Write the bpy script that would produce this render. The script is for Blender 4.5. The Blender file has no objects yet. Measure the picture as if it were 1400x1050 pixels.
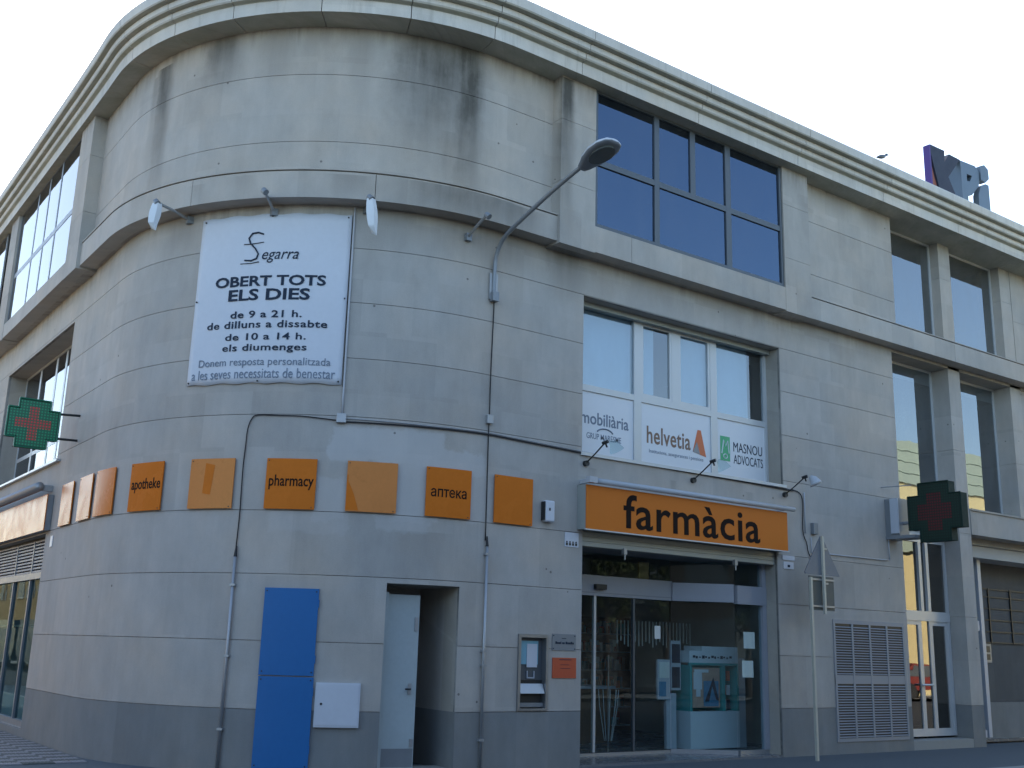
import bpy, math, random
from mathutils import Matrix, Vector
random.seed(7)
sc = bpy.context.scene
COL = sc.collection
rad = math.radians
# ------------------------------------------------------------------ camera, sky, sun, exposure
cam = bpy.data.objects.new('camera', bpy.data.cameras.new('camera'))
COL.objects.link(cam)
cam.data.sensor_width = 36.0
cam.data.lens = 37.88
cam.data.clip_end = 2000
cam.matrix_world = Matrix(((0.807966, -0.162405, -0.566406, 0.0),
                           (-0.588578, -0.17728, -0.788763, 0.0),
                           (0.027687, 0.970668, -0.238824, 1.6),
                           (0, 0, 0, 1)))
# the rows above are the columns' transpose-safe form: right, up, back
R_ = Vector((0.807966, -0.588578, 0.027687)); U_ = Vector((-0.162405, -0.17728, 0.970668)) 
R_.normalize()
F_ = Vector((0.566406, 0.788763, 0.238824)).normalized()
U_ = R_.cross(F_).normalized(); R_ = F_.cross(U_).normalized()
cam.matrix_world = Matrix(((R_.x, U_.x, -F_.x, 0), (R_.y, U_.y, -F_.y, 0), (R_.z, U_.z, -F_.z, 1.6), (0, 0, 0, 1)))
sc.camera = cam
SUN_AZ, SUN_EL = 24.0, 30.0            # azimuth clockwise from +Y
w = bpy.data.worlds.new('World'); sc.world = w; w.use_nodes = True
nt = w.node_tree
bg = nt.nodes['Background']
sky = nt.nodes.new('ShaderNodeTexSky'); sky.sky_type = 'NISHITA'; sky.sun_disc = False
sky.sun_elevation = rad(SUN_EL); sky.sun_rotation = rad(SUN_AZ)
sky.air_density = 1.0; sky.dust_density = 0.9; sky.ozone_density = 1.2
nt.links.new(sky.outputs[0], bg.inputs[0]); bg.inputs[1].default_value = 0.15
sun = bpy.data.objects.new('sun', bpy.data.lights.new('sun', 'SUN')); COL.objects.link(sun)
sun.data.energy = 2.6; sun.data.angle = rad(0.5); sun.data.color = (1.0, 0.93, 0.8)
sd = Vector((math.sin(rad(SUN_AZ)) * math.cos(rad(SUN_EL)), math.cos(rad(SUN_AZ)) * math.cos(rad(SUN_EL)), math.sin(rad(SUN_EL))))
sun.rotation_euler = sd.to_track_quat('Z', 'Y').to_euler()
sc.view_settings.view_transform = 'Standard'; sc.view_settings.look = 'None'
sc.view_settings.exposure = 1.52; sc.view_settings.gamma = 1.0
sc.view_settings.use_curve_mapping = False

# ------------------------------------------------------------------ materials
def newmat(name):
    m = bpy.data.materials.new(name); m.use_nodes = True
    return m, m.node_tree, m.node_tree.nodes['Principled BSDF']
class N:
    """tiny node helper"""
    def __init__(s, nt): s.nt = nt
    def val(s, x, sock):
        if isinstance(x, (int, float)): sock.default_value = x
        elif isinstance(x, tuple): sock.default_value = x if len(x) != 3 or len(sock.default_value) == 3 else (*x, 1)
        else: s.nt.links.new(x, sock)
    def math(s, op, a, b=0.0, c=None, clamp=False):
        n = s.nt.nodes.new('ShaderNodeMath'); n.operation = op; n.use_clamp = clamp
        s.val(a, n.inputs[0]); s.val(b, n.inputs[1])
        if c is not None: s.val(c, n.inputs[2])
        return n.outputs[0]
    def mapr(s, x, a, b, c=0.0, d=1.0, smooth=False):
        n = s.nt.nodes.new('ShaderNodeMapRange'); n.clamp = True
        if smooth: n.interpolation_type = 'SMOOTHSTEP'
        s.val(x, n.inputs[0])
        for i, v in enumerate((a, b, c, d)): s.val(v, n.inputs[i + 1])
        return n.outputs[0]
    def noise(s, vec, scale, detail=4, rough=0.55, dist=0.0):
        n = s.nt.nodes.new('ShaderNodeTexNoise'); n.inputs['Scale'].default_value = scale
        n.inputs['Detail'].default_value = detail; n.inputs['Roughness'].default_value = rough
        n.inputs['Distortion'].default_value = dist
        if vec is not None: s.nt.links.new(vec, n.inputs['Vector'])
        return n.outputs['Fac']
    def vmul(s, vec, v):
        n = s.nt.nodes.new('ShaderNodeVectorMath'); n.operation = 'MULTIPLY'
        s.nt.links.new(vec, n.inputs[0]); n.inputs[1].default_value = v
        return n.outputs[0]
    def mix(s, f, a, b, blend='MIX'):
        n = s.nt.nodes.new('ShaderNodeMix'); n.data_type = 'RGBA'; n.blend_type = blend
        s.val(f, n.inputs[0]); s.val(a, n.inputs[6]); s.val(b, n.inputs[7])
        return n.outputs[2]
    def uv(s):
        return s.nt.nodes.new('ShaderNodeUVMap').outputs[0]
    def obj(s):
        return s.nt.nodes.new('ShaderNodeTexCoord').outputs['Object']
    def sep(s, v):
        n = s.nt.nodes.new('ShaderNodeSeparateXYZ'); s.nt.links.new(v, n.inputs[0]); return n.outputs
    def rnd(s):
        return s.nt.nodes.new('ShaderNodeObjectInfo').outputs['Random']
    def bump(s, h, strength, dist=0.01):
        n = s.nt.nodes.new('ShaderNodeBump'); n.inputs['Strength'].default_value = strength
        n.inputs['Distance'].default_value = dist; s.nt.links.new(h, n.inputs['Height'])
        return n.outputs[0]

# dirt runs on the stone: (u centre, half width, z top, z bottom, strength, sharpness)
STAINS = [
    (6.05, .30, 10.45, 7.2, 1.05), (5.60, .80, 10.45, 8.0, .85), (5.9, .5, 9.0, 7.7, .5), (3.25, .30, 10.45, 9.3, .36), (3.75, .16, 10.45, 9.5, .22),
    (4.45, .22, 10.45, 8.8, .32), (2.35, .40, 10.45, 9.4, .75), (1.15, .24, 10.3, 7.9, .85), (0.9, .12, 10.2, 8.2, .35),
    (7.88, .17, 10.5, 8.6, 1.0), (7.85, .22, 9.7, 7.5, .6), (6.1, 1.05, 8.12, 7.35, .62), (6.9, .5, 8.1, 7.4, .5),
    (4.55, .30, 8.1, 7.7, .30), (3.1, .2, 8.1, 7.6, .16), (2.4, .15, 8.05, 7.7, .2),
    (7.9, .55, 7.66, 6.7, .55), (6.4, 1.2, 7.66, 6.9, .5), (5.2, .6, 7.66, 7.0, .34), (8.6, .5, 7.66, 7.0, .25), (1.7, .5, 7.66, 6.9, .36),
    (0.3, .5, 7.66, 7.0, .34), (-.8, .6, 7.66, 7.2, .3), (9.8, .7, 7.66, 7.15, .3), (11.5, .8, 7.66, 7.15, .32),
    (14.0, .9, 7.66, 7.15, .34), (15.6, .7, 7.66, 7.2, .36), (14.4, .9, 10.42, 9.95, .4), (15.7, .5, 10.42, 9.9, .42),
    (8.5, .1, 4.3, 3.9, .2), (10.2, .08, 4.3, 3.95, .25), (12.0, .12, 4.3, 4.0, .2), (5.6, .5, 3.1, 2.4, .18),
    (-2.2, .2, 8.8, 7.7, .25), (13.6, .25, 10.1, 9.0, .16), (6.55, .1, 7.5, 6.2, .25), (3.5, 0.7, 0.6, 0.0, .1),
]
PATCHES = [(5.1, .75, 4.45, 4.02, .5), (6.0, .55, 4.25, 3.95, .5), (4.35, .18, 3.75, 3.2, .35), (5.45, .3, 4.1, 3.2, .4), (4.1, .5, 3.3, 3.05, .2), (5.3, .35, 3.3, 3.08, .3), (6.45, .14, 4.2, 3.3, .3)]
def wall_mat(name, base, dirty=True, warm=0.0, moss=0.0):
    m, nt, p = newmat(name); n = N(nt)
    uv = n.uv(); s = n.sep(uv)
    big = n.noise(uv, .55, 4, .6)
    blot = n.noise(n.vmul(uv, (1.0, .55, 1)), 2.6, 6, .65)
    fine = n.noise(uv, 55, 5, .7)
    streak = n.noise(n.vmul(uv, (4.2, .35, 1)), 1.6, 6, .6)
    streak2 = n.noise(n.vmul(uv, (6, .6, 1)), 1.3, 5, .6)
    f = n.math('MULTIPLY_ADD', n.math('SUBTRACT', big, .5), .26, 1.0)
    f = n.math('MULTIPLY', f, n.math('MULTIPLY_ADD', n.math('SUBTRACT', blot, .5), .44, 1.0))
    f = n.math('MULTIPLY', f, n.math('MULTIPLY_ADD', n.math('SUBTRACT', fine, .5), .22, 1.0))
    f = n.math('MULTIPLY', f, n.math('MULTIPLY_ADD', n.math('SUBTRACT', streak, .5), .14, 1.0))
    cell = nt.nodes.new('ShaderNodeTexWhiteNoise'); cell.noise_dimensions = '2D'
    cb = nt.nodes.new('ShaderNodeCombineXYZ')
    nt.links.new(n.math('FLOOR', n.math('DIVIDE', n.math('ADD', s[0], n.math('MULTIPLY', n.math('FLOOR', n.math('DIVIDE', s[1], .83)), .37)), .72)), cb.inputs[0])
    nt.links.new(n.math('FLOOR', n.math('DIVIDE', n.math('ADD', s[1], .03), .825)), cb.inputs[1])
    nt.links.new(cb.outputs[0], cell.inputs[0])
    f = n.math('MULTIPLY', f, n.math('MULTIPLY_ADD', cell.outputs[0], .11, .945))
    f = n.math('MULTIPLY', f, n.math('MULTIPLY_ADD', n.rnd(), .08, .96))
    c = n.mix(1.0, base, base)
    c = n.mix(n.mapr(big, .42, .68), base, (base[0] * 1.04, base[1] * .97, base[2] * .90))
    comb = nt.nodes.new('ShaderNodeCombineXYZ')
    for i in range(3): nt.links.new(f, comb.inputs[i])
    c = n.mix(1.0, c, comb.outputs[0], 'MULTIPLY')
    if dirty:
        wob = n.math('MULTIPLY', n.math('SUBTRACT', n.noise(n.vmul(uv, (1.2, 1.0, 1)), 1.8, 5, .7), .5), .75)
        tot = None
        for (uc, hw, zt, zb, st) in STAINS:
            du = n.math('ABSOLUTE', n.math('ADD', n.math('SUBTRACT', s[0], uc), n.math('MULTIPLY', wob, min(.7, hw * 1.0))))
            a = n.mapr(du, hw * .25, hw * 1.25, st, 0.0, True)
            b = n.mapr(n.math('ADD', s[1], n.math('MULTIPLY', wob, (zt - zb) * .5)), zb, zb + (zt - zb) * .85)
            cut = n.math('LESS_THAN', s[1], zt)
            q = n.math('MULTIPLY', n.math('MULTIPLY', a, b), cut)
            tot = q if tot is None else n.math('MAXIMUM', tot, q)
        sk = n.mapr(n.math('ADD', n.math('MULTIPLY', streak2, .4), n.math('MULTIPLY', blot, .6)), .30, .58, .5, 1.1)
        tot = n.math('MULTIPLY', tot, sk)
        # grime that gathers right under the cornice and under the string course
        g1 = n.math('MULTIPLY', n.mapr(s[1], 10.05, 10.42), n.mapr(streak, .4, .65, .05, .5))
        g2 = n.math('MULTIPLY', n.math('MULTIPLY', n.mapr(s[1], 7.2, 7.66), n.math('LESS_THAN', s[1], 7.655)), n.mapr(streak, .4, .65, .0, .42))
        tot = n.math('MAXIMUM', tot, n.math('MAXIMUM', g1, g2), clamp=True)
        c = n.mix(tot, c, (.095, .09, .078))
        lp = None
        for (uc, hw, zt, zb, st) in PATCHES:
            du = n.math('ABSOLUTE', n.math('ADD', n.math('SUBTRACT', s[0], uc), n.math('MULTIPLY', wob, .6)))
            dz = n.math('ABSOLUTE', n.math('ADD', n.math('SUBTRACT', s[1], (zt + zb) / 2), n.math('MULTIPLY', wob, .5)))
            q = n.math('MULTIPLY', n.mapr(du, hw, hw + .04, st, 0), n.mapr(dz, (zt - zb) / 2, (zt - zb) / 2 + .04, 1, 0))
            lp = q if lp is None else n.math('MAXIMUM', lp, q)
        c = n.mix(n.math('MULTIPLY', lp, .85), c, (.56, .565, .56))
        # scattered pock marks and old screw holes
        vo = nt.nodes.new('ShaderNodeTexVoronoi'); vo.inputs['Scale'].default_value = 2.7
        nt.links.new(uv, vo.inputs['Vector'])
        sel = n.math('GREATER_THAN', n.sep(vo.outputs['Color'])[0], .5)
        spot = n.math('MULTIPLY', n.math('LESS_THAN', vo.outputs['Distance'], .05), sel)
        c = n.mix(n.math('MULTIPLY', spot, .65), c, (.07, .065, .06))
    nt.links.new(c, p.inputs['Base Color'])
    p.inputs['Roughness'].default_value = .82
    p.inputs['Specular IOR Level'].default_value = .3
    nt.links.new(n.bump(n.math('ADD', fine, n.math('MULTIPLY', blot, 1.4)), .35, .006), p.inputs['Normal'])
    return m
def plain(name, col, rough=.5, metal=0.0, var=.12, scale=6.0, spec=.5, bump=0.0):
    m, nt, p = newmat(name); n = N(nt)
    co = n.obj()
    a = n.noise(co, scale, 5, .65); b = n.noise(co, scale * 9, 3, .6)
    f = n.math('MULTIPLY_ADD', n.math('SUBTRACT', n.math('MULTIPLY_ADD', b, .4, n.math('MULTIPLY', a, .6)), .5), var * 2.4, 1.0)
    comb = nt.nodes.new('ShaderNodeCombineXYZ')
    for i in range(3): nt.links.new(f, comb.inputs[i])
    nt.links.new(n.mix(1.0, col, comb.outputs[0], 'MULTIPLY'), p.inputs['Base Color'])
    p.inputs['Metallic'].default_value = metal; p.inputs['Specular IOR Level'].default_value = spec
    nt.links.new(n.mapr(a, .3, .7, max(0, rough - .06), min(1, rough + .08)), p.inputs['Roughness'])
    if bump: nt.links.new(n.bump(b, bump, .004), p.inputs['Normal'])
    return m
def glass(name, ior, tint, through=(.9, .95, .95), rough=.0, wave=.0, dust_haze=.0, gloss=1.0):
    m = bpy.data.materials.new(name); m.use_nodes = True; nt = m.node_tree; n = N(nt)
    nt.nodes.remove(nt.nodes['Principled BSDF'])
    out = nt.nodes['Material Output']
    fr = nt.nodes.new('ShaderNodeFresnel'); fr.inputs[0].default_value = ior
    gl = nt.nodes.new('ShaderNodeBsdfGlossy'); gl.inputs['Roughness'].default_value = rough
    gl.inputs['Color'].default_value = (*tint, 1)
    tr = nt.nodes.new('ShaderNodeBsdfTransparent'); tr.inputs['Color'].default_value = (*through, 1)
    mx = nt.nodes.new('ShaderNodeMixShader')
    if wave:
        nz = n.noise(n.obj(), 1.3, 2, .5)
        b = n.bump(nz, wave, .02)
        nt.links.new(b, gl.inputs['Normal'])
    bf = nt.nodes.new('ShaderNodeNewGeometry').outputs['Backfacing']
    nt.links.new(n.math('MULTIPLY', n.math('MULTIPLY', fr.outputs[0], gloss, clamp=True), n.math('SUBTRACT', 1.0, bf)), mx.inputs[0])
    nt.links.new(tr.outputs[0], mx.inputs[1]); nt.links.new(gl.outputs[0], mx.inputs[2])
    res = mx.outputs[0]
    if dust_haze:
        df = nt.nodes.new('ShaderNodeBsdfDiffuse'); df.inputs['Color'].default_value = (.42, .43, .42, 1)
        m2 = nt.nodes.new('ShaderNodeMixShader')
        d = n.mapr(n.noise(n.vmul(n.obj(), (1, 1, .35)), 2.2, 6, .65), .35, .75, dust_haze * .3, dust_haze * 1.6)
        nt.links.new(d, m2.inputs[0]); nt.links.new(res, m2.inputs[1]); nt.links.new(df.outputs[0], m2.inputs[2])
        res = m2.outputs[0]
    nt.links.new(res, out.inputs['Surface'])
    return m
STONE = (.418, .40, .37)
M = {}
M['stone'] = wall_mat('weathered_stone', STONE)
M['plinth'] = wall_mat('painted_plinth', (.215, .225, .225), dirty=False)
M['core'] = wall_mat('stone_joint', (.17, .165, .15), dirty=False)
def joint_mat():
    m, nt, p = newmat('joint_mortar'); n = N(nt); uv = n.uv()
    f = n.mapr(n.noise(n.vmul(uv, (1, .6, 1)), 1.7, 6, .7), .4, .62)
    nt.links.new(n.mix(f, (.13, .125, .115), (.34, .33, .31)), p.inputs['Base Color']); p.inputs['Roughness'].default_value = .9
    return m
M['joint'] = joint_mat()
M['stone_clean'] = wall_mat('recess_stone', STONE, dirty=False)
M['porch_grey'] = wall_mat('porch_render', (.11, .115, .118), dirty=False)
M['reveal'] = wall_mat('reveal_stone', (.36, .345, .31), dirty=False)
def cornice_mat():
    m = wall_mat('cornice_stone', (.585, .57, .53), dirty=False)
    nt = m.node_tree; n = N(nt); p = nt.nodes['Principled BSDF']
    c = p.inputs['Base Color'].links[0].from_socket
    uv = n.uv()
    g = n.noise(n.vmul(uv, (.8, 3, 1)), 2.3, 6, .7)
    # algae: lives on the undersides, where rain water hangs
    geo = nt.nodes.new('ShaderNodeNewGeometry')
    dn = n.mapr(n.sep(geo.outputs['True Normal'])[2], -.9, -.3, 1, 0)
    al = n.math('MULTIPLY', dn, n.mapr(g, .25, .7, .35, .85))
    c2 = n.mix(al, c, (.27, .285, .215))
    c2 = n.mix(n.mapr(n.noise(n.vmul(uv, (7, .6, 1)), 1.5, 5, .6), .55, .75, 0, .3), c2, (.2, .19, .16))
    nt.links.new(c2, p.inputs['Base Color'])
    return m
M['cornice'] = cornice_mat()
M['orange'] = plain('orange_plastic', (.62, .17, .024), .24, 0, .12, 2.6, .12)
M['orange_pale'] = plain('faded_orange_plastic', (.62, .23, .07), .3, 0, .14, 3.0, .35)
for k_ in ('orange', 'orange_pale'):
    M[k_].node_tree.nodes['Principled BSDF'].inputs['Specular Tint'].default_value = (1.0, .62, .25, 1)
M['orange_sign'] = plain('orange_sign_face', (.62, .17, .018), .4, 0, .05, 1.5, .2)
M['brown_text'] = plain('dark_brown_lettering', (.016, .010, .008), .8, spec=.15)
M['dark_text'] = plain('dark_print', (.025, .038, .062), .75, spec=.2)
M['grey_text'] = plain('grey_print', (.16, .2, .26), .6)
M['white_vinyl'] = plain('white_vinyl', (.58, .61, .66), .4, 0, .09, 1.6, .35)
M['white_panel'] = plain('white_window_panel', (.70, .73, .76), .35, 0, .03, 1.2, .4)
M['blue'] = plain('blue_painted_panel', (.014, .135, .37), .42, 0, .12, 1.6, .4)
M['grey_metal'] = plain('grey_metal', (.23, .25, .27), .42, .3, .15, 9)
M['galv'] = plain('galvanised_metal', (.38, .39, .40), .45, .6, .2, 14)
M['dark_metal'] = plain('black_metal', (.025, .027, .028), .45, .2, .2, 14)
M['alu_dark'] = plain('dark_aluminium_frame', (.10, .115, .13), .4, .3, .1, 7)
M['alu_light'] = plain('light_aluminium_frame', (.55, .57, .58), .35, .2, .07, 7)
M['white_metal'] = plain('white_lacquered_metal', (.46, .49, .54), .35, .0, .07, 5)
M['beam_grey'] = plain('grey_lacquered_beam', (.30, .32, .36), .35, 0, .08, 4)
M['white_pipe'] = plain('white_pipe', (.44, .46, .49), .4, 0, .1, 12)
M['door_grey'] = plain('pale_grey_door', (.40, .46, .47), .45, 0, .16, 2)
M['shutter'] = plain('shutter_box_metal', (.34, .36, .34), .45, .2, .12, 8)
M['louvre'] = plain('louvre_grey', (.27, .29, .32), .5, .1, .1, 8)
M['cable'] = plain('black_cable', (.018, .018, .02), .6)
M['green_led'] = plain('green_sign_face', (.01, .16, .085), .35, 0, .2, 30)
M['green_dark'] = plain('dark_green_case', (.003, .022, .014), .75, 0, .1, 10)
M['navy_side'] = plain('blue_case_side', (.02, .04, .16), .3)
M['concrete'] = plain('pavement_concrete', (.10, .115, .125), .85, 0, .22, 3.0, .3, .4)
M['tile_a'] = plain('paving_tile_light', (.30, .285, .29), .8, 0, .18, 4.0, .3, .4)
M['tile_b'] = plain('paving_tile_dark', (.13, .135, .125), .8, 0, .18, 4.0, .3, .4)
M['asphalt'] = plain('asphalt', (.05, .05, .052), .9, 0, .25, 2.0, .3, .5)
M['kerb'] = plain('kerb_stone', (.3, .3, .28), .8)
M['earth'] = plain('ground_surface', (.12, .115, .10), .9, 0, .2, .5)
M['cream'] = plain('cream_render', (.70, .57, .29), .85, 0, .12, .6, .2)
M['pale_green'] = plain('pale_green_cladding', (.36, .42, .33), .6, 0, .1, .7, .2)
M['green_shadow'] = plain('cladding_gap', (.06, .07, .06), .8)
M['dark_stone'] = plain('dark_stone', (.07, .062, .055), .85, 0, .2, .6, .2)
M['ochre'] = plain('ochre_render', (.55, .33, .12), .85, 0, .12, .6, .2)
M['white_wall'] = plain('white_render', (.74, .70, .62), .85, 0, .1, .6, .2)
M['interior'] = plain('interior_paint', (.45, .44, .40), .8, 0, .1, 1)
M['ceiling_white'] = plain('interior_ceiling', (.5, .5, .48), .8, 0, .05, 1)
M['floor_tile'] = plain('interior_floor_tile', (.16, .17, .18), .25, 0, .1, 2)
M['blind'] = plain('white_window_blind', (.62, .70, .74), .8, 0, .06, 3)
M['teal'] = plain('teal_plastic', (.04, .34, .33), .4, 0, .1, 3)
M['paper'] = plain('paper', (.7, .72, .68), .8, 0, .04, 4)
M['cardboard'] = plain('cardboard', (.42, .27, .13), .8)
M['wood'] = plain('interior_wood', (.16, .085, .04), .5, 0, .3, 3)
M['red_orange'] = plain('red_orange_notice', (.50, .085, .03), .5, 0, .08, 4)
M['steel'] = plain('brushed_steel', (.36, .37, .38), .35, .8, .15, 8)
M['screen'] = plain('dull_blue_screen', (.20, .42, .52), .2, 0, .1, 4)
M['sign_back'] = plain('sign_back_grey', (.17, .19, .22), .5, .2, .12, 5)
M['sign_back2'] = plain('plate_back_grey', (.10, .11, .105), .55, .2, .15, 5)
M['post'] = plain('pale_galvanised_post', (.50, .49, .42), .5, .2, .15, 10)
M['letter_dark'] = plain('dark_slate_letter', (.014, .02, .042), .6, 0, .15, 3)
M['letter_grey'] = plain('grey_letter', (.11, .15, .19), .4, .2, .12, 3)
M['purple'] = plain('purple_letter_edge', (.055, .022, .17), .5)
M['letter_red'] = plain('dull_red_panel', (.25, .08, .05), .5)
M['green_logo'] = plain('green_logo', (.08, .42, .20), .5)
M['orange_logo'] = plain('orange_red_logo', (.62, .16, .06), .5)
M['brown_logo'] = plain('brown_print', (.20, .12, .08), .5)
M['skin_poster'] = plain('poster_warm_print', (.50, .33, .25), .5, 0, .6, 9)
M['blue_poster'] = plain('poster_blue_print', (.08, .25, .40), .5, 0, .6, 9)
M['lampglass'] = plain('lamp_underside', (.07, .08, .075), .2, 0, .2, 8)
M['car_red'] = plain('dark_red_paint', (.22, .02, .02), .2, .0, .05, 3)
M['tyre'] = plain('tyre_rubber', (.02, .02, .02), .8)
M['roofing'] = plain('roof_gravel', (.2, .19, .18), .9)
M['g_blue'] = glass('blue_reflective_glass', 2.4, (.50, .70, 1.0), (.10, .14, .25), 0, .05, .03)
M['g_sky'] = glass('reflective_window_glass', 2.5, (.95, .98, 1.0), (.75, .82, .86), 0, .06, .03)
M['g_bay'] = glass('bay_window_glass', 3.2, (.90, .96, 1.0), (.28, .34, .4), 0, .07, .10)  # stronger dust veil paints in the pale haze of the reflected sky
M['g_left'] = glass('left_window_glass', 3.0, (.95, .98, 1.0), (.3, .35, .45), 0, .05, .02)
M['g_shop'] = glass('shop_glass', 1.5, (.8, .9, .95), (.84, .92, .93), 0, .06, .02)
M['g_shop_left'] = glass('left_shop_glass', 1.42, (.55, .72, .78), (.6, .75, .78), 0, .06, .02, .5)
M['g_door'] = glass('entrance_glass', 2.6, (1, .97, .92), (.3, .33, .33), 0, .08, .0)
def led_mat(name, base, led, cols=26, emit=0.0, cx=0, cz=0, hw=.3, thick=.12):
    """sign face: base colour with rows of small LED bulbs; red bulbs form a cross"""
    m, nt, p = newmat(name); n = N(nt)
    uv = n.uv(); s = n.sep(uv)
    fx = n.math('ABSOLUTE', n.math('SUBTRACT', n.math('FRACT', n.math('MULTIPLY', s[0], cols)), .5))
    fz = n.math('ABSOLUTE', n.math('SUBTRACT', n.math('FRACT', n.math('MULTIPLY', s[1], cols)), .5))
    dot = n.math('MULTIPLY', n.math('LESS_THAN', fx, .27), n.math('LESS_THAN', fz, .27))
    ax = n.math('ABSOLUTE', s[0]); az = n.math('ABSOLUTE', s[1])
    c1 = n.math('MULTIPLY', n.math('LESS_THAN', ax, thick), n.math('LESS_THAN', az, hw))
    c2 = n.math('MULTIPLY', n.math('LESS_THAN', az, thick), n.math('LESS_THAN', ax, hw))
    red = n.math('MAXIMUM', c1, c2)
    bulbs = n.mix(red, (base[0] * 2.4, base[1] * 2.6, base[2] * 2.4), led)
    c = n.mix(n.math('MULTIPLY', dot, .95), n.mix(n.math('MULTIPLY', red, .12), base, led), bulbs)
    nt.links.new(c, p.inputs['Base Color']); p.inputs['Roughness'].default_value = .4
    if emit:
        nt.links.new(c, p.inputs['Emission Color'])
        p.inputs['Emission Strength'].default_value = emit
    return m
M['led_left'] = led_mat('led_face_lit', (.003, .085, .042), (.55, .008, .025), 22, .05, hw=.27, thick=.07)
M['led_right'] = led_mat('led_face_dim', (.0015, .012, .008), (.11, .003, .010), 20, .03, hw=.34, thick=.15)

# ------------------------------------------------------------------ geometry helpers
RC = 4.2; CX, CY = 8.54, 16.6; UA = RC * math.pi / 2
def path(u, o=0.0):
    """point on the facade line, u metres along it (0..UA is the rounded corner), o metres outward"""
    if u < 0: return (CX - RC - o, CY - u)
    if u > UA: return (CX + (u - UA), CY - RC - o)
    a = math.pi + u / RC
    return (CX + (RC + o) * math.cos(a), CY + (RC + o) * math.sin(a))
def X2U(x): return x - CX + UA
def Y2U(y): return CY - y
def props(o, label=None, cat=None, group=None, kind=None):
    if label: o['label'] = label
    if cat: o['category'] = cat
    if group: o['group'] = group
    if kind: o['kind'] = kind
    return o
def empty(name, loc, label, cat, group=None):
    o = bpy.data.objects.new(name, None); COL.objects.link(o); o.location = loc
    o.empty_display_size = .2
    return props(o, label, cat, group)
def mk(name, V, F, mat, parent=None, uvs=None, smooth=False, loc=None):
    me = bpy.data.meshes.new(name)
    me.from_pydata(V, [], F); 
    if uvs is not None:
        l = me.uv_layers.new(name='UVMap')
        for lp in me.loops: l.data[lp.index].uv = uvs[lp.vertex_index]
    if smooth:
        me.polygons.foreach_set('use_smooth', [True] * len(me.polygons))
    me.materials.append(M[mat] if isinstance(mat, str) else mat)
    me.update()
    o = bpy.data.objects.new(name, me); COL.objects.link(o)
    if loc: o.location = loc
    if parent is not None:
        o.parent = parent
        p = parent; off = Vector((0, 0, 0))
        while p is not None: off += p.location; p = p.parent
        me.transform(Matrix.Translation(-off)); me.update()
    return o
def usub(a, b):
    r = [a]
    lo, hi = max(a, 0), min(b, UA)
    if hi > lo + 1e-6:
        if lo > a + 1e-6: r.append(lo)
        k = max(1, math.ceil((hi - lo) / .13))
        r += [lo + (hi - lo) * i / k for i in range(1, k + 1)]
    if r[-1] < b - 1e-6: r.append(b)
    return r
class FM:
    """facade mesh in (u, offset, z) coordinates"""
    def __init__(s): s.V = []; s.F = []; s.D = {}; s.UV = []
    def v(s, u, o, z):
        k = (round(u, 5), round(o, 5), round(z, 5))
        if k not in s.D:
            s.D[k] = len(s.V); x, y = path(u, o); s.V.append((x, y, z)); s.UV.append((u + o * .7, z + o * .35))
        return s.D[k]
    def cells(s, u0, u1, z0, z1, o0, o1, holes=(), extra=()):
        us = set(usub(u0, u1)); zs = {z0, z1}
        for (a, b, c, d) in holes:
            for q in (a, b):
                if u0 < q < u1: us.add(q)
            for q in (c, d):
                if z0 < q < z1: zs.add(q)
        us = sorted(us); zs = sorted(zs)
        us = [q for i, q in enumerate(us) if i == 0 or q - us[i - 1] > 1e-5]
        def solid(i, j):
            if i < 0 or j < 0 or i >= len(us) - 1 or j >= len(zs) - 1: return False
            cu = (us[i] + us[i + 1]) / 2; cz = (zs[j] + zs[j + 1]) / 2
            return not any(a < cu < b and c < cz < d for a, b, c, d in holes)
        for i in range(len(us) - 1):
            for j in range(len(zs) - 1):
                if not solid(i, j): continue
                a, b, c, d = us[i], us[i + 1], zs[j], zs[j + 1]
                q = lambda u, o, z: s.v(u, o, z)
                s.F.append((q(a, o1, c), q(b, o1, c), q(b, o1, d), q(a, o1, d)))
                s.F.append((q(b, o0, c), q(a, o0, c), q(a, o0, d), q(b, o0, d)))
                if not solid(i - 1, j): s.F.append((q(a, o0, c), q(a, o1, c), q(a, o1, d), q(a, o0, d)))
                if not solid(i + 1, j): s.F.append((q(b, o1, c), q(b, o0, c), q(b, o0, d), q(b, o1, d)))
                if not solid(i, j - 1): s.F.append((q(a, o0, c), q(b, o0, c), q(b, o1, c), q(a, o1, c)))
                if not solid(i, j + 1): s.F.append((q(a, o1, d), q(b, o1, d), q(b, o0, d), q(a, o0, d)))
        return s
    box = lambda s, u0, u1, z0, z1, o0, o1: s.cells(u0, u1, z0, z1, o0, o1)
    def sweep(s, u0, u1, prof, taper=False):
        if taper:      # the cornice sails out a little less on the left street
            v_ = s.v
            kf = lambda u: .78 + .22 * (lambda t: t * t * (3 - 2 * t))(min(1.0, max(0.0, (u + 1.6) / 7.5)))
            s.v = lambda u, o, z: v_(u, o * kf(u) if o > 0 else o, z)
        us = usub(u0, u1); n = len(prof)
        for i in range(len(us) - 1):
            for k in range(n):
                (oa, za), (ob, zb) = prof[k], prof[(k + 1) % n]
                s.F.append((s.v(us[i], oa, za), s.v(us[i + 1], oa, za), s.v(us[i + 1], ob, zb), s.v(us[i], ob, zb)))
        s.F.append(tuple(s.v(us[0], o, z) for o, z in reversed(prof)))
        s.F.append(tuple(s.v(us[-1], o, z) for o, z in prof))
        return s
    def build(s, name, mat, parent=None, smooth=False):
        o = mk(name, s.V, s.F, mat, parent, s.UV, smooth)
        return o
def fbox(name, u0, u1, z0, z1, o0, o1, mat, parent=None):
    return FM().box(u0, u1, z0, z1, o0, o1).build(name, mat, parent)
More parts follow.
